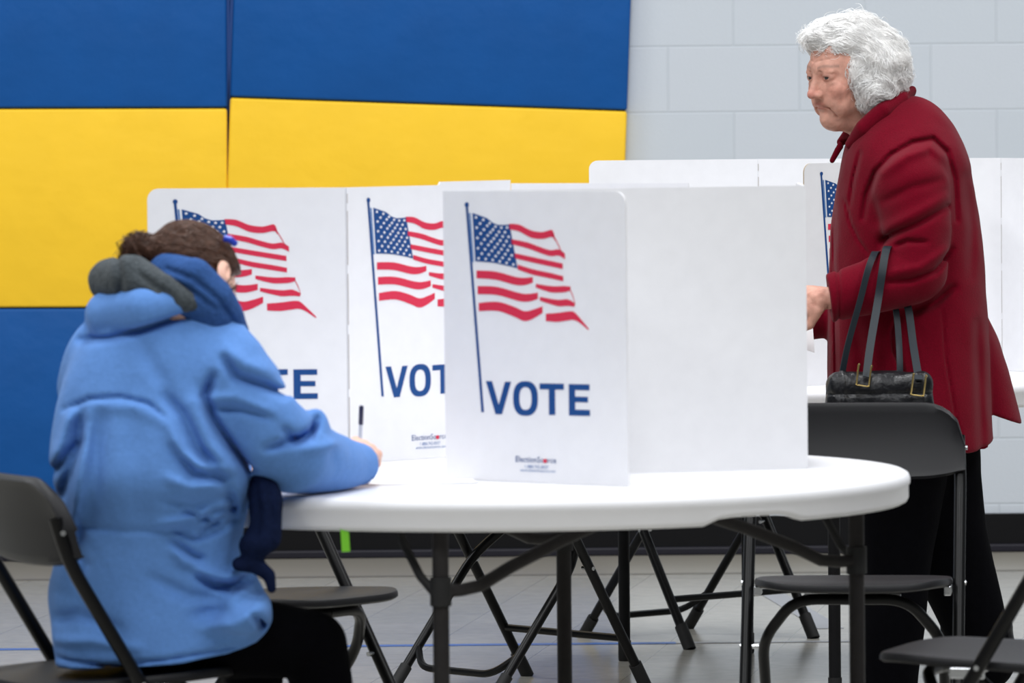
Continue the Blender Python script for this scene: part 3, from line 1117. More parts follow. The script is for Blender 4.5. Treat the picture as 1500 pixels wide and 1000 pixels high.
def hand_sdf(P, wrist, mid, nrm, thumb_side, curl, L=0.175, spread=0.05, thumb_out=0.5, pinch=0.0):
    """hand as a distance field: wrist point, direction to the knuckles, back-of-hand normal"""
    w = np.array(wrist, F32); f = np.array(Vector(mid).normalized(), F32)
    n = Vector(nrm) - Vector(mid).normalized() * Vector(nrm).dot(Vector(mid).normalized()); n.normalize()
    n = np.array(n, F32)
    s = np.cross(f, n) * thumb_side                 # towards the thumb
    k = L / 0.175
    R = np.stack([s, f, n], 1)
    d = ell(P, w + f * .045 * k, (.036 * k, .050 * k, .0145 * k), R)
    d = smin(d, cap(P, w - f * .03, w + f * .02 * k, .024 * k, .023 * k), .015)
    tips = []
    for i, (off, ln, rad) in enumerate(((.027, .072, .0088), (.009, .080, .0090), (-.009, .074, .0086), (-.026, .058, .0076))):
        base = w + f * (.086 - .004 * abs(i - 1)) * k + s * off * k
        a = curl[i]
        ang = 0.0
        p = base
        dirv = f + s * spread * (1.5 - i)
        dirv = dirv / np.linalg.norm(dirv)
        d = smin(d, cap(P, w + f * .045 * k + s * off * .8 * k, base, .010 * k, rad * k * 1.05), .008)
        for j, fr in enumerate((.46, .30, .24)):
            ang += a * (1.0, 1.15, .8)[j]
            v = dirv * math.cos(ang) - n * math.sin(ang)
            q = p + v * ln * fr * k
            d = smin(d, cap(P, p, q, rad * k * (1 - .06 * j), rad * k * (.95 - .10 * j)), .003)
            p = q
        tips.append(p)
    t0 = w + f * .028 * k + s * .028 * k
    t1 = t0 + (f * .55 + s * .65 * thumb_out * 2 - n * .45) / 1.0 * .036 * k
    t2 = t1 + (f * .85 + s * (.25 - pinch) - n * .35) * .032 * k
    t3 = t2 + (f * .85 - s * (.15 + pinch) - n * .35) * .026 * k
    d = smin(d, cap(P, t0, t1, .0135 * k, .0110 * k), .008)
    d = smin(d, cap(P, t1, t2, .0105 * k, .0095 * k), .003)
    d = smin(d, cap(P, t2, t3, .0094 * k, .0078 * k), .003)
    return d


def stack(P, levels, power=2.3, soft=.016):
    """body of stacked oval sections; levels: (z, x0, x1, y, b) from the top down"""
    lv = sorted(levels)
    z = np.array([l[0] for l in lv])
    zf = np.arange(z[0] - .09, z[-1] + .09, .004)
    ker = np.exp(-(np.arange(-12, 13) * .004 / soft) ** 2); ker /= ker.sum()
    def prof(v):
        f = np.interp(zf, z, v)
        return np.interp(P[:, 2], zf, np.convolve(np.pad(f, 12, mode='edge'), ker, mode='valid'))
    cx = prof([(l[1] + l[2]) / 2 for l in lv])
    a = prof([(l[2] - l[1]) / 2 for l in lv])
    cy = prof([l[3] for l in lv])
    b = prof([l[4] for l in lv])
    r = ((np.abs(P[:, 0] - cx) / a) ** power + (np.abs(P[:, 1] - cy) / b) ** power) ** (1 / power)
    d = (r - 1) * np.minimum(a, b)
    d = smax(d, P[:, 2] - z[-1], .02)
    d = smax(d, z[0] - P[:, 2], .012)
    return d.astype(F32)


def strands(name, m, parent, lines, rad):
    """hair: every line becomes a fine tapering three-sided strand, all in one mesh"""
    VV, FF, base = [], [], 0
    for pts in lines:
        n = len(pts)
        t = np.gradient(pts, axis=0)
        t /= np.linalg.norm(t, axis=1, keepdims=True) + 1e-12
        a = np.cross(t, np.array((.31, .52, .79)))
        a /= np.linalg.norm(a, axis=1, keepdims=True) + 1e-12
        c = np.cross(t, a)
        r = (rad * (1.0 - 0.6 * (np.arange(n) / (n - 1)) ** 2))[:, None]
        ring = [pts + (a * math.cos(x) + c * math.sin(x)) * r for x in (0, 2.0944, 4.1888)]
        VV.append(np.stack(ring, 1).reshape(-1, 3))
        i = np.arange(n - 1)[:, None] * 3 + base
        k = np.arange(3)[None]; k2 = (k + 1) % 3
        FF.append(np.stack([i + k, i + k2, i + 3 + k2, i + 3 + k], -1).reshape(-1, 4))
        base += 3 * n
    return skin_mesh(name, np.concatenate(VV), np.concatenate(FF), m, parent)


def vnormals(V, Q):
    fn = np.cross(V[Q[:, 1]] - V[Q[:, 0]], V[Q[:, 2]] - V[Q[:, 0]])
    N = np.zeros_like(V)
    for k in range(4): np.add.at(N, Q[:, k], fn)
    return N / (np.linalg.norm(N, axis=1, keepdims=True) + 1e-12)


def eyeball(parent, C, R, sc, side, look):
    c = C + R @ (np.array((side * .0312, .0738, .0054)) * sc)
    b = bmesh.new()
    bmesh.ops.create_uvsphere(b, u_segments=24, v_segments=16, radius=.0124 * sc)
    e = obj('eye', b, 'eye_white', parent, world=False)
    lv = Vector(R @ np.array(look, F32)).normalized()
    M = Matrix.Translation(Vector(c)) @ lv.to_track_quat('Z', 'Y').to_matrix().to_4x4()
    e.matrix_basis = chain_matrix(parent).inverted() @ M
    b = bmesh.new()
    bmesh.ops.create_uvsphere(b, u_segments=20, v_segments=12, radius=.0055 * sc)
    bmesh.ops.scale(b, vec=(1, 1, .35), verts=b.verts)
    bmesh.ops.translate(b, vec=(0, 0, .0113 * sc), verts=b.verts)
    obj('iris', b, 'eye_iris', e)
    return e


# ================================================================== the standing person in the red coat
YL = 13.75
def L(px, py, dy=0.0): return np.array(W(px, py, YL + dy), np.float64)
def Lx(px): return float(L(px, 400)[0])
root = empty('person', (float(L(1340, 700)[0]), YL, 0))
tag(root, 'person with white curly hair in a dark red wool coat, handbag on one arm', 'person')

fa = math.radians(34)
HR = frame((-math.cos(fa) * .985, -math.sin(fa) * .985, -.17))
HC = L(1240, 108, -.01); HS = 0.96

neck_pts = [HC + HR @ np.array((0, -.02, -.045)) * HS, L(1272, 178, 0), L(1310, 235, .01), L(1325, 330, 0), L(1330, 480, 0)]
hl_w = L(1212, 436, -.235)
hr_w = L(1196, 466, .03)


def lady_body(P):
    q = (P - HC.astype(F32)) @ HR / F32(HS)
    near = np.abs(q).max(1) < .22
    d = np.full(len(P), 9, F32)
    if near.any(): d[near] = head_sdf(q[near], True, False) * HS
    n = path(P, neck_pts, [.052, .050, .06, .07, .07])
    d = smin(d, n, .03)
    # the arms inside the sleeves
    la = path(P, [L(1320, 235, 0), L(1325, 240, -.13), L(1340, 395, -.20), L(1225, 436, -.235)], [.05, .045, .035, .023])
    ra = path(P, [L(1320, 235, 0), L(1318, 240, .14), L(1318, 420, .17), L(1212, 466, .045)], [.05, .045, .035, .023])
    d = smin(d, smin(la, ra, .02), .02)
    hn = hand_sdf(P, hl_w, (-1, -.02, -.12), (.05, -.9, .45), -1, (.25, .3, .35, .45), L=.172)
    veins = waves(P, 260, 3.0) * .0008
    d = smin(d, hn + veins, .01)
    hf = hand_sdf(P, hr_w, (-1, .1, .05), (.05, .5, .8), 1, (.5, .55, .6, .6), L=.168)
    d = smin(d, hf, .01)
    return d


lo = np.array((L(1110, 0)[0], YL - .34, float(L(0, 505)[2]) - .03)); hi = np.array((L(1420, 0)[0], YL + .26, float(L(1250, 10)[2]) + .01))
V, Q = sculpt(lady_body, lo, hi, .0019)
qh = (V.astype(F32) - HC.astype(F32)) @ HR / F32(HS)
body_o = skin_mesh('body', V, Q, 'skin', root, head_color(qh, srgb(206, 154, 136)[:3], True))
for s in (-1, 1): eyeball(body_o, HC.astype(F32), HR, HS, s, (-.32, 1, -.10))

# --- coat
LV = []
for py, x0, x1, yo, b in ((140, 1304, 1346, 0, .055), (150, 1286, 1368, 0, .085), (170, 1266, 1386, 0, .120), (190, 1250, 1399, 0, .152), (212, 1239, 1410, 0, .178),
                          (240, 1232, 1421, 0, .195), (275, 1226, 1428, 0, .195), (330, 1218, 1436, 0, .190), (400, 1213, 1443, 0, .185), (470, 1212, 1447, 0, .195),
                          (540, 1211, 1449, 0, .205), (600, 1211, 1451, 0, .215), (662, 1212, 1453, 0, .22)):
    LV.append((float(L((x0 + x1) / 2, py)[2]), Lx(x0), Lx(x1), YL + yo, b))
LF = []
for py, x0, x1 in ((440, 1390, 1436), (470, 1385, 1452), (500, 1383, 1467), (545, 1380, 1481), (590, 1380, 1491), (625, 1380, 1501), (640, 1382, 1503)):
    LF.append((float(L((x0 + x1) / 2, py)[2]), Lx(x0), Lx(x1), YL + .10, .105))


def pl(F, pts): return [(float(F(x, y)[0]), float(F(x, y)[2])) for x, y in pts]


COAT = [
    (pl(L, [(1258, 318), (1264, 282), (1276, 250), (1298, 226), (1330, 208), (1360, 203), (1380, 222), (1391, 262), (1394, 320)]), .006, .009),
    (pl(L, [(1285, 250), (1318, 226), (1354, 214), (1376, 232)]), .012, -.008),
    (pl(L, [(1284, 352), (1300, 338), (1330, 326), (1378, 300)]), .008, .011),
    (pl(L, [(1280, 335), (1320, 314), (1374, 286)]), .012, -.007),
    (pl(L, [(1288, 292), (1325, 272), (1368, 262)]), .010, .006),
    (pl(L, [(1303, 356), (1318, 349), (1345, 350)]), .006, .009),
    (pl(L, [(1284, 408), (1325, 404), (1358, 392), (1386, 362)]), .007, .011),
    (pl(L, [(1290, 394), (1335, 386), (1375, 362)]), .010, -.006),
    (pl(L, [(1234, 292), (1241, 325), (1252, 350), (1266, 370)]), .003, .004),
    (pl(L, [(1372, 450), (1377, 520), (1390, 600), (1406, 660)]), .003, .004),
    (pl(L, [(1308, 458), (1300, 482), (1302, 510), (1314, 536), (1318, 545)]), .005, .010),
    (pl(L, [(1330, 452), (1360, 440), (1388, 418)]), .010, .014),
    (pl(L, [(1221, 300), (1219, 400), (1221, 480), (1223, 600)]), .004, .005),
    (pl(L, [(1255, 222), (1246, 260), (1240, 300)]), .004, .005),
    (pl(L, [(1355, 150), (1392, 186), (1412, 240)]), .02, -.004),
    (pl(L, [(1410, 260), (1418, 330), (1416, 400)]), .014, .006),
    (pl(L, [(1425, 470), (1428, 560), (1432, 655)]), .012, .006),
    (pl(L, [(1250, 480), (1262, 560), (1262, 620)]), .014, .006),
]


def coat(P):
    d = stack(P, LV)
    f = stack(P, LF)
    f = smax(f, -(P[:, 2] - (L(1500, 624)[2] + (P[:, 0] - Lx(1500)) * -.36)).astype(F32), .006)
    d = smin(d, f, .008)
    # hem rises towards the back of the near panel
    d = smax(d, -(P[:, 2] - np.interp(P[:, 0], [Lx(1400), Lx(1424), Lx(1456)], [L(1400, 659)[2], L(1424, 656)[2], L(1456, 641)[2]])).astype(F32) - 9 * (P[:, 1] > YL + .05), .006)
    lx0 = Lx(1207)
    a = path(P, [L(1326, 246, -.115), L(1334, 275, -.165), L(1344, 335, -.19), L(1338, 396, -.20), L(1275, 421, -.225), L(1217, 437, -.235), L(1195, 439, -.24)],
             [.082, .088, .074, .076, .060, .0535, .0535])
    a = smax(a, (lx0 - P[:, 0]).astype(F32) - .12 * (P[:, 2] - L(1207, 437)[2]).astype(F32), .004)
    a = smax(a, -cap(P, L(1190, 439, -.24), L(1209, 437.5, -.236), .040, .030), .003)
    r = path(P, [L(1318, 250, .12), L(1315, 330, .17), L(1312, 425, .18), L(1250, 455, .10), L(1200, 466, .035), L(1180, 470, .02)], [.085, .08, .072, .058, .046, .046])
    r = smax(r, (Lx(1184) - P[:, 0]).astype(F32) + .35 * (P[:, 2] - L(1207, 465)[2]).astype(F32), .004)
    r = smax(r, -cap(P, L(1170, 470, .02), L(1204, 466, .035), .038, .036), .003)
    d = smin(d, smin(a, r, .01), .012)
    d = d + creases(P, COAT, YL + .02)
    d = d + waves(P, 28, 4.0) * .0022 + waves(P, 60, 1.0) * .0008
    # opening for the neck
    d = smax(d, -path(P, [L(1262, 150, 0), L(1285, 190, 0)], [.062, .045]), .006)
    return d.astype(F32)


lo = (Lx(1165), YL - .36, L(1400, 668)[2]); hi = (Lx(1512), YL + .32, L(1330, 112)[2])
V, Q = sculpt(coat, lo, hi, .0042)
coat_o = skin_mesh('coat', V, Q, 'wool_red', root)


def collar(P):
    n = path(P, [L(1333, 136, 0), L(1320, 146, -.055), L(1294, 163, -.092), L(1266, 188, -.094), L(1246, 211, -.060)], [.012, .019, .021, .020, .013])
    n = smin(n, path(P, [L(1338, 130, 0), L(1327, 135, -.045)], [.004, .008]), .01)
    f = path(P, [L(1334, 134, 0), L(1322, 140, .05), L(1285, 160, .078), L(1250, 190, .07), L(1232, 208, .03)], [.011, .018, .02, .018, .010])
    t = path(P, [L(1236, 206, .0), L(1227, 220, -.005), L(1219, 235, -.005)], [.008, .008, .0065])
    d = smin(smin(n, f, .006), t, .004)
    d = smax(d, -path(P, [L(1278, 120, 0), L(1262, 175, 0), L(1250, 200, 0)], [.075, .062, .03]), .005)
    return (d + waves(P, 50, 2.0) * .001).astype(F32)


V, Q = sculpt(collar, (Lx(1205), YL - .13, L(1250, 250)[2]), (Lx(1350), YL + .13, L(1330, 112)[2]), .0028)
skin_mesh('collar', V, Q, 'wool_red', coat_o)


def slacks(P):
    a = path(P, [L(1322, 600, -.07), L(1318, 700, -.08), L(1310, 850, -.09), L(1300, 1022, -.10)], [.125, .105, .078, .066])
    b = path(P, [L(1352, 600, .07), L(1366, 700, .07), L(1398, 830, .08), L(1446, 966, .09)], [.125, .107, .088, .064])
    d = smin(a, b, .04)
    d = smax(d, (P[:, 2] - L(1340, 560)[2]).astype(F32), .01)
    d = smax(d, -(P[:, 2] - L(1300, 1040)[2]).astype(F32), .01)
    return (d + waves(P, 24, 3.0) * .004).astype(F32)


V, Q = sculpt(slacks, (Lx(1200), YL - .28, 0.03), (Lx(1500), YL + .28, L(1340, 550)[2]), .007)
skin_mesh('trousers', V, Q, 'trousers_black', root)
foot_z = 0.0
for hx, hz, tx, tz, y in ((Lx(1306), .035, Lx(1306) - .17, .022, YL - .10), (float(L(1462, 948, .09)[0]), float(L(1462, 948, .09)[2]) , float(L(1462, 948, .09)[0]) - .10, .035, YL + .09)):
    def shoe(P):
        d = path(P, [(hx, y, hz), ((hx + tx) / 2, y, (hz + tz) / 2 + .008), (tx, y, tz)], [.036, .036, .030])
        d = smin(d, cap(P, (hx, y, hz + .01), (hx, y, hz + .045), .032, .034), .02)
        return smax(d, (.002 - P[:, 2]).astype(F32), .004)
    V, Q = sculpt(shoe, (tx - .06, y - .06, -.01), (hx + .07, y + .06, hz + .1), .004)
    skin_mesh('shoe', V, Q, 'shoe_black', root)


# --- hair: a soft white body and many curls over it
def hair_base(P):
    d = ell(P, L(1246, 63, 0), (.092, .090, .064))
    d = smin(d, ell(P, L(1285, 98, .0), (.070, .098, .085)), .03)
    d = smin(d, ell(P, L(1201, 55, -.01), (.038, .066, .024)), .025)
    d = smin(d, ell(P, L(1278, 134, -.02), (.042, .084, .046)), .03)
    d = smin(d, ell(P, L(1258, 105, -.06), (.026, .03, .05)), .02)
    d = d + waves(P, 75, 2.0) * .0075 + waves(P, 170, 6.0) * .0028
    q = (P - HC.astype(F32)) @ HR / F32(HS)
    face = ell(q, (0, .082, -.028), (.0665, .075, .082))
    d = smax(d, -face * HS, .012)
    return d.astype(F32)


V, Q = sculpt(hair_base, (Lx(1155), YL - .16, L(1250, 190)[2]), (Lx(1350), YL + .16, L(1250, 5)[2]), .003)
hair_o = skin_mesh('hair', V, Q, 'hair_under', root)
N = vnormals(V, Q)
crown = L(1262, 40, 0)
lines = []
for i in rng.choice(len(V), 9500):
    p, n = V[i], N[i]
    if n[1] > .6: continue
    down = float(np.clip((L(1250, 62)[2] - p[2]) / .09, 0, 1))     # 0 on top, 1 in the low curls
    wv = lambda a, b_, c: math.sin(p[0] * a + 1.3 * math.sin(p[2] * b_ + p[1] * c))
    top = np.array((-.75, -.25, .05)) if p[0] < Lx(1238) else np.array((.75, -.15, -.25))
    flow = top * (1 - down) + np.array((.25, .0, -.8)) * down
    flow = flow + (.25 + .7 * down) * np.array((wv(60, 50, 20), .3 * wv(30, 70, 40), wv(45, 62, -30))) + rng.normal(0, .10, 3)
    t = flow - n * (flow @ n); t /= np.linalg.norm(t) + 1e-9
    bnm = np.cross(n, t)
    ln = rng.uniform(.030, .055) - .012 * down
    R_ = .0018 + .0085 * down * rng.uniform(.6, 1)
    turns = .5 + .55 * down + rng.uniform(-.1, .1)
    ph = 2.6 * (wv(75, 40, 25) + wv(33, 81, 50)) + rng.normal(0, .25)
    k = np.linspace(0, 1, 13)[:, None]
    an = ph + 2 * PI * turns * k
    bend = -n * (np.abs(k - .35) ** 2) * ln * .35
    lift = .0008 + .0035 * rng.uniform() * (.4 + down)
    lines.append(p + t * ln * (k - .35) + bend + bnm * R_ * np.cos(an) + n * (R_ * .7 * np.sin(an) + lift))
for _ in range(220):     # loose flyaway hairs
    i = rng.integers(len(V)); p, n = V[i], N[i]
    if n[1] > .5: continue
    t = np.cross(n, rng.normal(0, 1, 3)); t /= np.linalg.norm(t)
    k = np.linspace(0, 1, 10)[:, None]
    lines.append(p + n * .010 * np.sin(PI * k) + t * .035 * k + np.cross(n, t) * .006 * np.sin(5 * k))
strands('curls', 'hair_white', hair_o, lines, .00052)

# --- handbag hanging from the forearm
bag_c = L(1289, 590, -.355)
bag = empty('handbag', (float(bag_c[0]), float(bag_c[1]), float(bag_c[2]) - .09))
tag(bag, 'black leather handbag with gold buckles hanging from the arm of the red coat', 'handbag')


def bag_sdf(P):
    c = bag_c.astype(F32)
    q = np.abs(P - c - np.array((0, 0, -.02), F32))
    taper = 1 - .35 * np.clip((P[:, 2] - c[2]) / .07, 0, 1)
    e = np.stack([q[:, 0] - .088, q[:, 1] - .022 * taper, q[:, 2] - .060], 1)
    d = np.sqrt((np.maximum(e, 0) ** 2).sum(1)) + np.minimum(e.max(1), 0) - .028
    gy = (P[:, 2] - c[2] - .022); d = d + .004 * np.exp(-(gy / .004) ** 2) * (P[:, 1] < c[1])
    sx = (P[:, 0] - c[0] + .082); d = d - .004 * np.exp(-(sx / .005) ** 2)
    return (d + waves(P, 60, 1.0) * .003 + waves(P, 130, 2.0) * .0012).astype(F32)


V, Q = sculpt(bag_sdf, bag_c - (.14, .08, .13), bag_c + (.14, .08, .10), .004)
skin_mesh('bag_body', V, Q, 'leather_black', bag)
fl = [(u, v) for u, v in ((.0085, -.0014), (.0085, .0014), (-.0085, .0014), (-.0085, -.0014))]
for dz, (xl, xr, tl) in ((-.055, (1270, 1347, 1298)), (.055, (1234, 1318, 1278))):
    b = bmesh.new()
    f = dz < 0
    pts = ([L(1269, 552, -.408), L(1275, 505, -.365), L(1286, 440, -.302), L(1292, 400, -.295), L(1297, 370, -.272), L(1302, 361, -.235), L(1312, 372, -.200),
            L(1322, 420, -.205), L(1331, 455, -.228), L(1337, 500, -.285), L(1342, 532, -.345), L(1346, 556, -.408)] if f else
           [L(1232, 556, -.318), L(1242, 505, -.312), L(1260, 440, -.302), L(1270, 400, -.292), L(1278, 377, -.268), L(1284, 369, -.235), L(1294, 380, -.200),
            L(1305, 420, -.205), L(1312, 452, -.222), L(1316, 490, -.255), L(1318, 530, -.300), L(1318, 560, -.318)])
    P2 = [Vector(p) for p in pts]
    rings = []
    sm = []
    for i in range(len(P2) - 1):
        a_, b_, c_, d_ = P2[max(i - 1, 0)], P2[i], P2[i + 1], P2[min(i + 2, len(P2) - 1)]
        for k in range(5):
            t = k / 5
            sm.append(0.5 * ((2 * b_) + (-a_ + c_) * t + (2 * a_ - 5 * b_ + 4 * c_ - d_) * t * t + (-a_ + 3 * b_ - 3 * c_ + d_) * t ** 3))
    sm.append(P2[-1])
    tube(b, sm, 0, prof=fl if f else [(u * .85, v) for u, v in fl], up=(1, .15 if f else .5, 0))
    obj('strap', b, 'strap_black', bag, world=True)
for px, py in ((1266, 549), (1346, 563)):
    b = bmesh.new()
    q = Vector(L(px, py, -.418))
    for sx, dz in ((-.0135, 0), (.0135, -.004)):
        tube(b, fillet([q + Vector((sx + .004, .004, .022 + dz)), q + Vector((sx + .002, -.002, .024 + dz)), q + Vector((sx - .004, -.003, -.020 + dz)), q + Vector((sx - .004, .004, -.022 + dz))], .002, 3), .0022, 8)
    tube(b, [q + Vector((-.0175, .004, -.0215)), q + Vector((.0095, .004, -.0255))], .0018, 8)
    obj('buckle', b, 'gold', bag, world=True)

paper('ballot_paper', tuple(L(1161, 474, -.10)), math.radians(15), .10, .16, 'white sheet of paper held by the person in the red coat', 'paper', (math.radians(38), math.radians(20)))

# ================================================================== the seated person in the blue jacket
YN = 10.80
def S(px, py, dy=0.0): return np.array(W(px, py, YN + dy), np.float64)
def Sx(px): return float(S(px, 600)[0])
root = empty('person', (float(S(215, 950)[0]), YN, 0))
tag(root, 'person in a light blue jacket with brown tied hair, writing at the front table', 'person')
SC2 = 1.0
az, pt = math.radians(38), math.radians(50)
NR = frame((math.cos(az) * math.cos(pt), math.sin(az) * math.cos(pt), -math.sin(pt)), roll=math.radians(-36))
NS = 0.93
NC = S(330, 396, -.05) - NR @ np.array((.080, -.010, 0)) * NS
hw = S(512, 668, .225)


def seat_body(P):
    q = (P - NC.astype(F32)) @ NR / F32(NS)
    near = np.abs(q).max(1) < .22
    d = np.full(len(P), 9, F32)
    if near.any(): d[near] = head_sdf(q[near], False, True) * NS
    n = path(P, [NC + NR @ np.array((0, -.02, -.05)), S(276, 468, .035), S(240, 560, .04), S(220, 700, 0)], [.050, .042, .05, .06])
    d = smin(d, n, .03)
    ra = path(P, [S(245, 520, 0), S(315, 530, -.08), S(425, 668, -.02), S(512, 671, .215)], [.05, .045, .035, .022])
    la = path(P, [S(245, 520, 0), S(160, 545, .05), S(165, 690, .30), S(330, 690, .46)], [.05, .045, .035, .022])
    d = smin(d, smin(ra, la, .02), .02)
    h = hand_sdf(P, hw, (.34, .80, .12), (.30, -.45, .85), -1, (.75, .85, .95, 1.0), L=.168, spread=.02, thumb_out=.35, pinch=.3)
    d = smin(d, h, .01)
    h2 = hand_sdf(P, S(335, 690, .47), (.9, .3, -.1), (0, 0, 1), 1, (.2, .2, .25, .3), L=.165)
    return smin(d, h2, .01)


V, Q = sculpt(seat_body, (Sx(120), YN - .22, .72), (Sx(600), YN + .62, S(280, 300)[2]), .0024)
qh = (V.astype(F32) - NC.astype(F32)) @ NR / F32(NS)
bo = skin_mesh('body', V, Q, 'skin', root, head_color(qh, srgb(226, 180, 160)[:3], False))
for s in (-1, 1): eyeball(bo, NC.astype(F32), NR, NS, s, (0, 1, -.2))

SV = []
for py, x0, x1, yo, b in ((440, 232, 322, -.01, .075), (450, 205, 332, -.01, .095), (462, 165, 345, -.01, .112), (480, 132, 362, -.01, .124), (505, 112, 376, -.01, .135), (530, 100, 384, -.01, .145), (560, 90, 388, -.01, .152),
                          (620, 80, 380, -.02, .16), (665, 73, 374, -.03, .162), (700, 77, 370, -.04, .162), (740, 86, 366, -.02, .145), (772, 98, 354, .0, .138), (800, 88, 352, .01, .138), (830, 72, 362, .02, .142),
                              (860, 64, 384, .03, .148), (900, 68, 398, .03, .152), (940, 74, 390, .03, .155), (986, 76, 372, .03, .155)):
    SV.append((float(S((x0 + x1) / 2, py)[2]), Sx(x0), Sx(x1), YN + yo, b))

JK = [
    (pl(S, [(116, 497), (165, 492), (215, 478), (262, 463), (298, 450)]), .006, .011),
    (pl(S, [(98, 596), (140, 578), (185, 575), (225, 584), (248, 602)]), .004, .006),
    (pl(S, [(105, 606), (150, 588), (205, 588), (240, 606)]), .012, -.004),
    (pl(S, [(250, 575), (275, 600), (300, 650), (330, 690)]), .010, .010),
    (pl(S, [(318, 545), (306, 575), (316, 605), (345, 650), (368, 682)]), .008, .016),
    (pl(S, [(290, 585), (310, 640), (345, 678)]), .014, -.008),
    (pl(S, [(335, 520), (350, 545), (390, 560), (420, 575)]), .009, .012),
    (pl(S, [(340, 508), (365, 528), (400, 540)]), .013, -.007),
    (pl(S, [(300, 580), (350, 575), (405, 600)]), .012, -.006),
    (pl(S, [(318, 590), (360, 592), (400, 606)]), .008, .007),
    (pl(S, [(395, 650), (430, 640), (455, 630)]), .008, .012),
    (pl(S, [(420, 624), (436, 642), (456, 636), (466, 612)]), .007, .014),
    (pl(S, [(455, 655), (480, 650), (500, 648)]), .010, -.006),
    (pl(S, [(488, 660), (494, 690), (490, 712)]), .008, .006),
    (pl(S, [(110, 600), (98, 640), (86, 668)]), .010, -.009), (pl(S, [(128, 598), (122, 650), (98, 720)]), .011, .010),
    (pl(S, [(140, 605), (130, 670), (118, 740), (112, 790)]), .010, -.008), (pl(S, [(160, 600), (152, 680), (140, 760)]), .014, .005),
    (pl(S, [(80, 690), (110, 655), (128, 640)]), .008, .006),
    (pl(S, [(255, 615), (275, 655), (300, 672), (335, 680)]), .009, -.009), (pl(S, [(262, 648), (290, 684), (330, 694)]), .009, .009),
    (pl(S, [(255, 690), (285, 704), (330, 700)]), .010, -.006), (pl(S, [(245, 722), (290, 730), (340, 722)]), .009, .006),
    (pl(S, [(110, 764), (180, 768), (250, 770), (320, 766), (350, 758)]), .006, .0035),
    (pl(S, [(240, 758), (275, 752), (310, 744)]), .007, -.007), (pl(S, [(120, 752), (124, 780), (112, 800)]), .006, .006), (pl(S, [(276, 740), (296, 748), (318, 760)]), .005, .008), (pl(S, [(300, 772), (314, 764), (332, 752)]), .005, .008), (pl(S, [(335, 700), (345, 735), (340, 760)]), .010, .008), (pl(S, [(262, 768), (290, 782), (330, 770)]), .006, .008),
    (pl(S, [(256, 782), (285, 806), (300, 812)]), .007, .008), (pl(S, [(300, 756), (318, 742), (345, 740)]), .006, .007),
    (pl(S, [(262, 800), (290, 828), (335, 838), (356, 832)]), .009, -.010), (pl(S, [(280, 822), (315, 850), (345, 856), (372, 842)]), .008, .011),
    (pl(S, [(230, 840), (280, 866), (330, 872)]), .012, .006), (pl(S, [(290, 892), (340, 886), (375, 866)]), .012, .008),
    (pl(S, [(300, 912), (350, 905), (388, 880)]), .012, -.006),
    (pl(S, [(376, 892), (384, 902), (386, 914)]), .006, .012),
    (pl(S, [(110, 800), (130, 820), (122, 850)]), .010, .007), (pl(S, [(75, 905), (120, 895), (180, 912)]), .012, .007), (pl(S, [(80, 935), (140, 930), (210, 940)]), .010, -.005),
    (pl(S, [(78, 962), (160, 966), (250, 956), (350, 940)]), .004, .005),
    (pl(S, [(150, 620), (156, 700), (166, 760)]), .02, .004), (pl(S, [(205, 610), (210, 680), (215, 750)]), .02, .004),
    (pl(S, [(206, 490), (235, 535), (262, 580)]), .014, .004),
]


def jacket(P):
    d = stack(P, SV, 2.2, .03)
    # hem: lower at the back of the seat (left) than over the thigh
    d = smax(d, -(P[:, 2] - np.interp(P[:, 0], [Sx(75), Sx(215), Sx(330), Sx(372), Sx(400)], [S(75, 980)[2], S(215, 967)[2], S(330, 953)[2], S(372, 938)[2], S(398, 910)[2]])).astype(F32), .01)
    d = smin(d, ell(P, S(352, 896, -.06), (.055, .09, .045)), .03)
    a = path(P, [S(290, 508, -.04), S(326, 545, -.075), S(384, 628, -.06), S(428, 664, -.02), S(474, 676, .11), S(522, 682, .235), S(540, 684, .28)], [.085, .083, .078, .070, .058, .043, .041])
    a = smin(a, ell(P, S(463, 622, .0), (.020, .03, .028)), .02)
    cd = (S(522, 682, .235) - S(474, 676, .11)); cd /= np.linalg.norm(cd)
    a = smax(a, ((P - S(526, 682, .245).astype(F32)) @ cd.astype(F32)), .006)
    a = smax(a, -cap(P, S(522, 682, .235), S(552, 684, .32), .034, .034), .004)
    lft = path(P, [S(165, 530, .03), S(150, 570, .08), S(160, 690, .30), S(330, 692, .45)], [.085, .08, .068, .05])
    d = smin(d, smin(a, lft, .01), .014)
    hood = path(P, [S(158, 462, .04), S(160, 460, -.05), S(212, 452, -.115), S(262, 446, -.115), S(300, 448, -.09)], [.040, .042, .040, .026, .012])
    hood = smin(hood, path(P, [S(146, 482, -.03), S(200, 470, -.12)], [.022, .018]), .012)
    d = smin(d, hood, .007)
    d = d + 1.25 * creases(P, JK, YN + .03)
    d = d + waves(P, 26, 8.0) * .0025 + waves(P, 55, 3.0) * .0010
    d = smax(d, -path(P, [S(255, 405, .0), S(280, 424, .01)], [.045, .035]), .008)
    d = smax(d, (ZT + .0022 - P[:, 2] - 9 * (np.hypot(P[:, 0] - T1[0], P[:, 1] - T1[1]) > .735)).astype(F32), .003)
    return d.astype(F32)


V, Q = sculpt(jacket, (Sx(50), YN - .26, S(200, 992)[2]), (Sx(580), YN + .56, S(200, 405)[2]), .0045)
jk = skin_mesh('jacket', V, Q, 'jacket_blue', root)


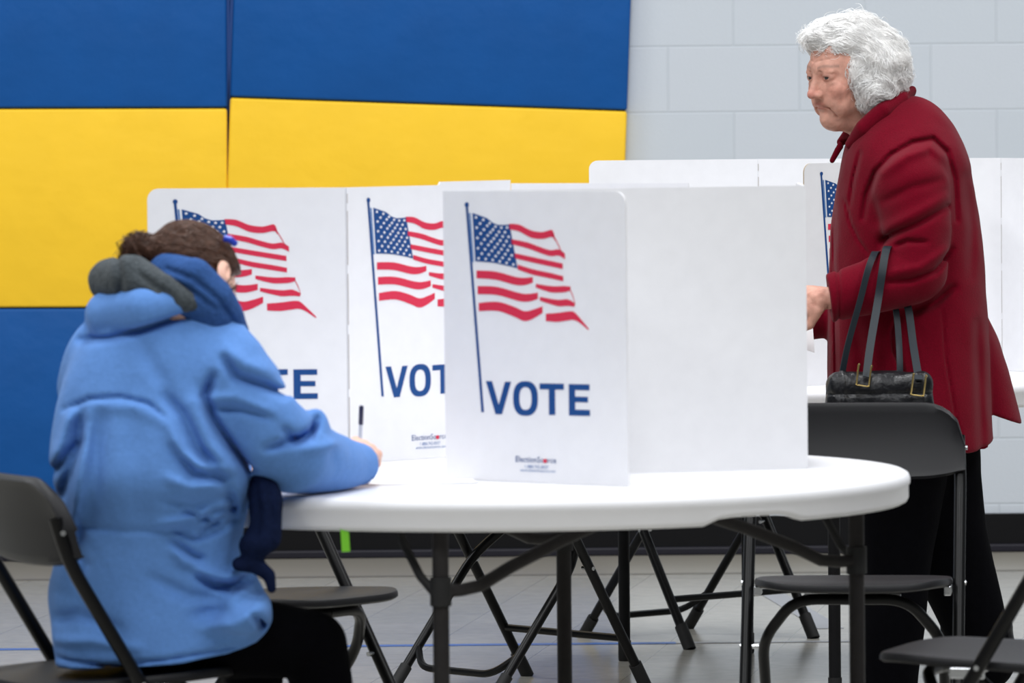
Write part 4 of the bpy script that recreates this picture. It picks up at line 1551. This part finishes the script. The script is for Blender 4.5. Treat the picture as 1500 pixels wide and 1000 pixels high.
def grey_hood(P):
    d = path(P, [S(160, 414, .04), S(163, 410, -.02), S(192, 408, -.085), S(236, 424, -.115), S(272, 440, -.125), S(296, 448, -.12)], [.036, .040, .042, .030, .020, .010])
    d = d + creases(P, [(pl(S, [(178, 380), (184, 405), (182, 430)]), .007, .009), (pl(S, [(210, 398), (228, 412), (260, 432)]), .006, .006)])
    return (d + waves(P, 70, 1.0) * .0022).astype(F32)


V, Q = sculpt(grey_hood, (Sx(110), YN - .2, S(200, 470)[2]), (Sx(310), YN + .12, S(200, 350)[2]), .0036)
skin_mesh('fleece_hood', V, Q, 'fleece_grey', jk)


def scarf(P):
    d = path(P, [S(226, 400, .0), S(244, 400, -.060), S(282, 410, -.095), S(308, 438, -.090), S(328, 462, -.06), S(346, 484, .0), S(348, 488, .05)], [.022, .034, .040, .041, .035, .024, .016])
    d = smin(d, path(P, [S(246, 414, -.06), S(280, 438, -.095), S(312, 464, -.085)], [.036, .038, .034]), .01)
    d = d + creases(P, [(pl(S, [(250, 392), (290, 405), (325, 435), (345, 468)]), .005, .006), (pl(S, [(262, 410), (295, 428), (322, 450)]), .005, .006)])
    return (d + waves(P, 70, 4.0) * .002).astype(F32)


V, Q = sculpt(scarf, (Sx(205), YN - .2, S(200, 505)[2]), (Sx(385), YN + .12, S(200, 360)[2]), .0034)
skin_mesh('scarf', V, Q, 'knit_blue', root)


def scarf_end(P):
    d = path(P, [S(384, 704, -.045), S(390, 738, -.088), S(388, 788, -.10)], [.026, .030, .027])
    d = smin(d, ell(P, S(372, 800, -.10), (.026, .025, .022)), .02)
    d = smin(d, path(P, [S(350, 826, -.10), S(374, 826, -.10), S(394, 842, -.10), S(398, 862, -.10)], [.014, .014, .012, .009]), .012)
    d = d + creases(P, [(pl(S, [(378, 700), (384, 740), (380, 780)]), .005, .005), (pl(S, [(398, 705), (403, 760)]), .005, .004)])
    return (d + waves(P, 80, 4.0) * .002).astype(F32)


V, Q = sculpt(scarf_end, (Sx(325), YN - .18, S(380, 880)[2]), (Sx(430), YN - .02, S(380, 655)[2]), .0034)
skin_mesh('scarf_end', V, Q, 'knit_navy', root)


def jeans(P):
    a = path(P, [S(210, 935, .03), S(330, 930, .04), S(458, 944, .09), S(474, 1010, .10), S(478, 1262, .10)], [.070, .074, .062, .056, .046])
    b = path(P, [S(190, 935, .10), S(290, 930, .22), S(372, 946, .36), S(372, 1010, .38), S(368, 1238, .38)], [.070, .074, .060, .052, .046])
    d = smin(a, b, .02)
    d = smax(d, (.437 - P[:, 2]).astype(F32) - 9 * (P[:, 0] > Sx(300)), .02)
    return (d + waves(P, 24, 3.0) * .003).astype(F32)


V, Q = sculpt(jeans, (Sx(80), YN - .2, .05), (Sx(540), YN + .5, S(400, 850)[2]), .006)
skin_mesh('trousers', V, Q, 'trousers_black', root)
for px, y in ((482, YN + .10), (372, YN + .38)):
    hx = float(W(px, 1100, y).x)
    def shoe(P):
        dx, dy = math.cos(az) * .18, math.sin(az) * .18
        d = path(P, [(hx, y, .038), (hx + dx * .5, y + dy * .5, .040), (hx + dx, y + dy, .026)], [.038, .037, .028])
        return smax(d, (.002 - P[:, 2]).astype(F32), .004)
    V, Q = sculpt(shoe, (hx - .06, y - .06, -.01), (hx + .22, y + .2, .1), .005)
    skin_mesh('shoe', V, Q, 'shoe_black', root)


# --- brown hair pulled back into a loose tail
bun = S(212, 366, -.03)


def hair2(P):
    q = (P - NC.astype(F32)) @ NR / F32(NS)
    d = ell(q, (0, -.014, .045), (.083, .101, .092))
    m = np.stack([np.abs(q[:, 0]), q[:, 1], q[:, 2]], 1)
    d = smax(d, -ell(q, (0, .076, -.046), (.090, .072, .094)), .010)
    d = smax(d, -(ell(m, (.085, .0, -.045), (.03, .045, .055))), .008)
    d = smin(d, ell(q, (0, .040, .072), (.066, .054, .044)), .012)
    d = smin(d, ell(m, (.062, .052, .030), (.013, .022, .024)), .012)
    d = smin(d, path(P, [S(245, 372, -.03), S(222, 368, -.03), S(205, 362, -.03)], [.028, .026, .022]), .02)
    d = smin(d, path(P, [S(205, 362, -.03), S(192, 366, -.04), S(186, 376, -.05)], [.020, .014, .006]), .012)
    d = smax(d, (S(340, 404)[2] - P[:, 2]).astype(F32) - 9 * (P[:, 0] < Sx(336)), .006)
    return (d + waves(P, 150, 2.0) * .0012).astype(F32)


V, Q = sculpt(hair2, (Sx(160), YN - .16, S(280, 460)[2]), (Sx(385), YN + .14, S(280, 300)[2]), .003)
hair_o = skin_mesh('hair', V, Q, 'hair_brown', root)
N = vnormals(V, Q)
lines = []
for i in rng.choice(len(V), 2600):
    p, n = V[i], N[i]
    if n[1] > .6: continue
    t = bun - p + rng.normal(0, .012, 3)
    t = t - n * (t @ n)
    l = np.linalg.norm(t)
    if l < 1e-4: continue
    t /= l
    ln = rng.uniform(.03, .06)
    k = np.linspace(0, 1, 9)[:, None]
    c = ln * ln / .10
    if p[0] > Sx(334) and p[2] < S(340, 390)[2]: continue
    lines.append(p + t * ln * (k - .5) - n * c * (k - .5) ** 2 * 1.2 + n * (.0012 + .0015 * rng.uniform()) + np.cross(n, t) * .0015 * np.sin(6 * k + rng.uniform(0, 6)))
for _ in range(60):
    p = bun + rng.normal(0, .012, 3)
    e = S(rng.uniform(160, 185), rng.uniform(340, 385), -.04)
    k = np.linspace(0, 1, 9)[:, None]
    lines.append(p + (e - p) * k * rng.uniform(.6, 1) + np.array((0, 0, .01)) * np.sin(PI * k))
strands('strands', 'hair_brown', hair_o, lines, .0008)
b = bmesh.new()
q = Vector(S(337, 352, -.015))
tube(b, [q + Vector((-.010, 0, .004)), q + Vector((0, -.002, .002)), q + Vector((.008, .01, -.006))], .006, 10)
obj('hair_clip', b, 'clip_blue', hair_o, world=True)

# --- pen in the hand
pb = Vector(W(526, 690, YN + .44)); ptop = Vector(W(529.5, 594, YN + .40))
pb.z = max(pb.z, ZT + .003)
pen = empty('pen', pb)
tag(pen, 'navy ballpoint pen in the hand of the person in the blue jacket', 'pen')
dv = (ptop - pb)
b = bmesh.new(); tube(b, [pb + dv * .0, pb + dv * .10, pb + dv * .72], 0, 10, rr=[.001, .0035, .0035]); obj('barrel', b, 'pen_clear', pen, world=True)
b = bmesh.new(); tube(b, [pb + dv * .72, pb + dv * .98, pb + dv], 0, 10, rr=[.0044, .0044, .003]); obj('cap', b, 'pen_navy', pen, world=True)

# ------------------------------------------------------------------ light: the hall's ceiling lamps
wd = bpy.data.worlds.new('world'); SC.world = wd; wd.use_nodes = True
bg = wd.node_tree.nodes['Background']
bg.inputs[0].default_value = (0.88, 0.94, 1.0, 1); bg.inputs[1].default_value = 0.12


def lamp(x, y, z, sx, sy, power, col=(0.97, 0.985, 1.0)):
    l = bpy.data.lights.new('ceiling_light', 'AREA')
    l.shape = 'RECTANGLE'; l.size = sx; l.size_y = sy; l.energy = power; l.color = col
    o = bpy.data.objects.new('ceiling_light', l); COL.objects.link(o); o.location = (x, y, z)
    return o


for ly in (6.0, 10.5, 15.0):
    for lx_ in (-4.5, 0.0, 4.5):
        lamp(lx_, ly, 6.4, 1.2, 2.4, 186)

SC.view_settings.view_transform = 'Standard'
SC.view_settings.look = 'None'
SC.view_settings.exposure = 0.0
SC.view_settings.gamma = 1.0
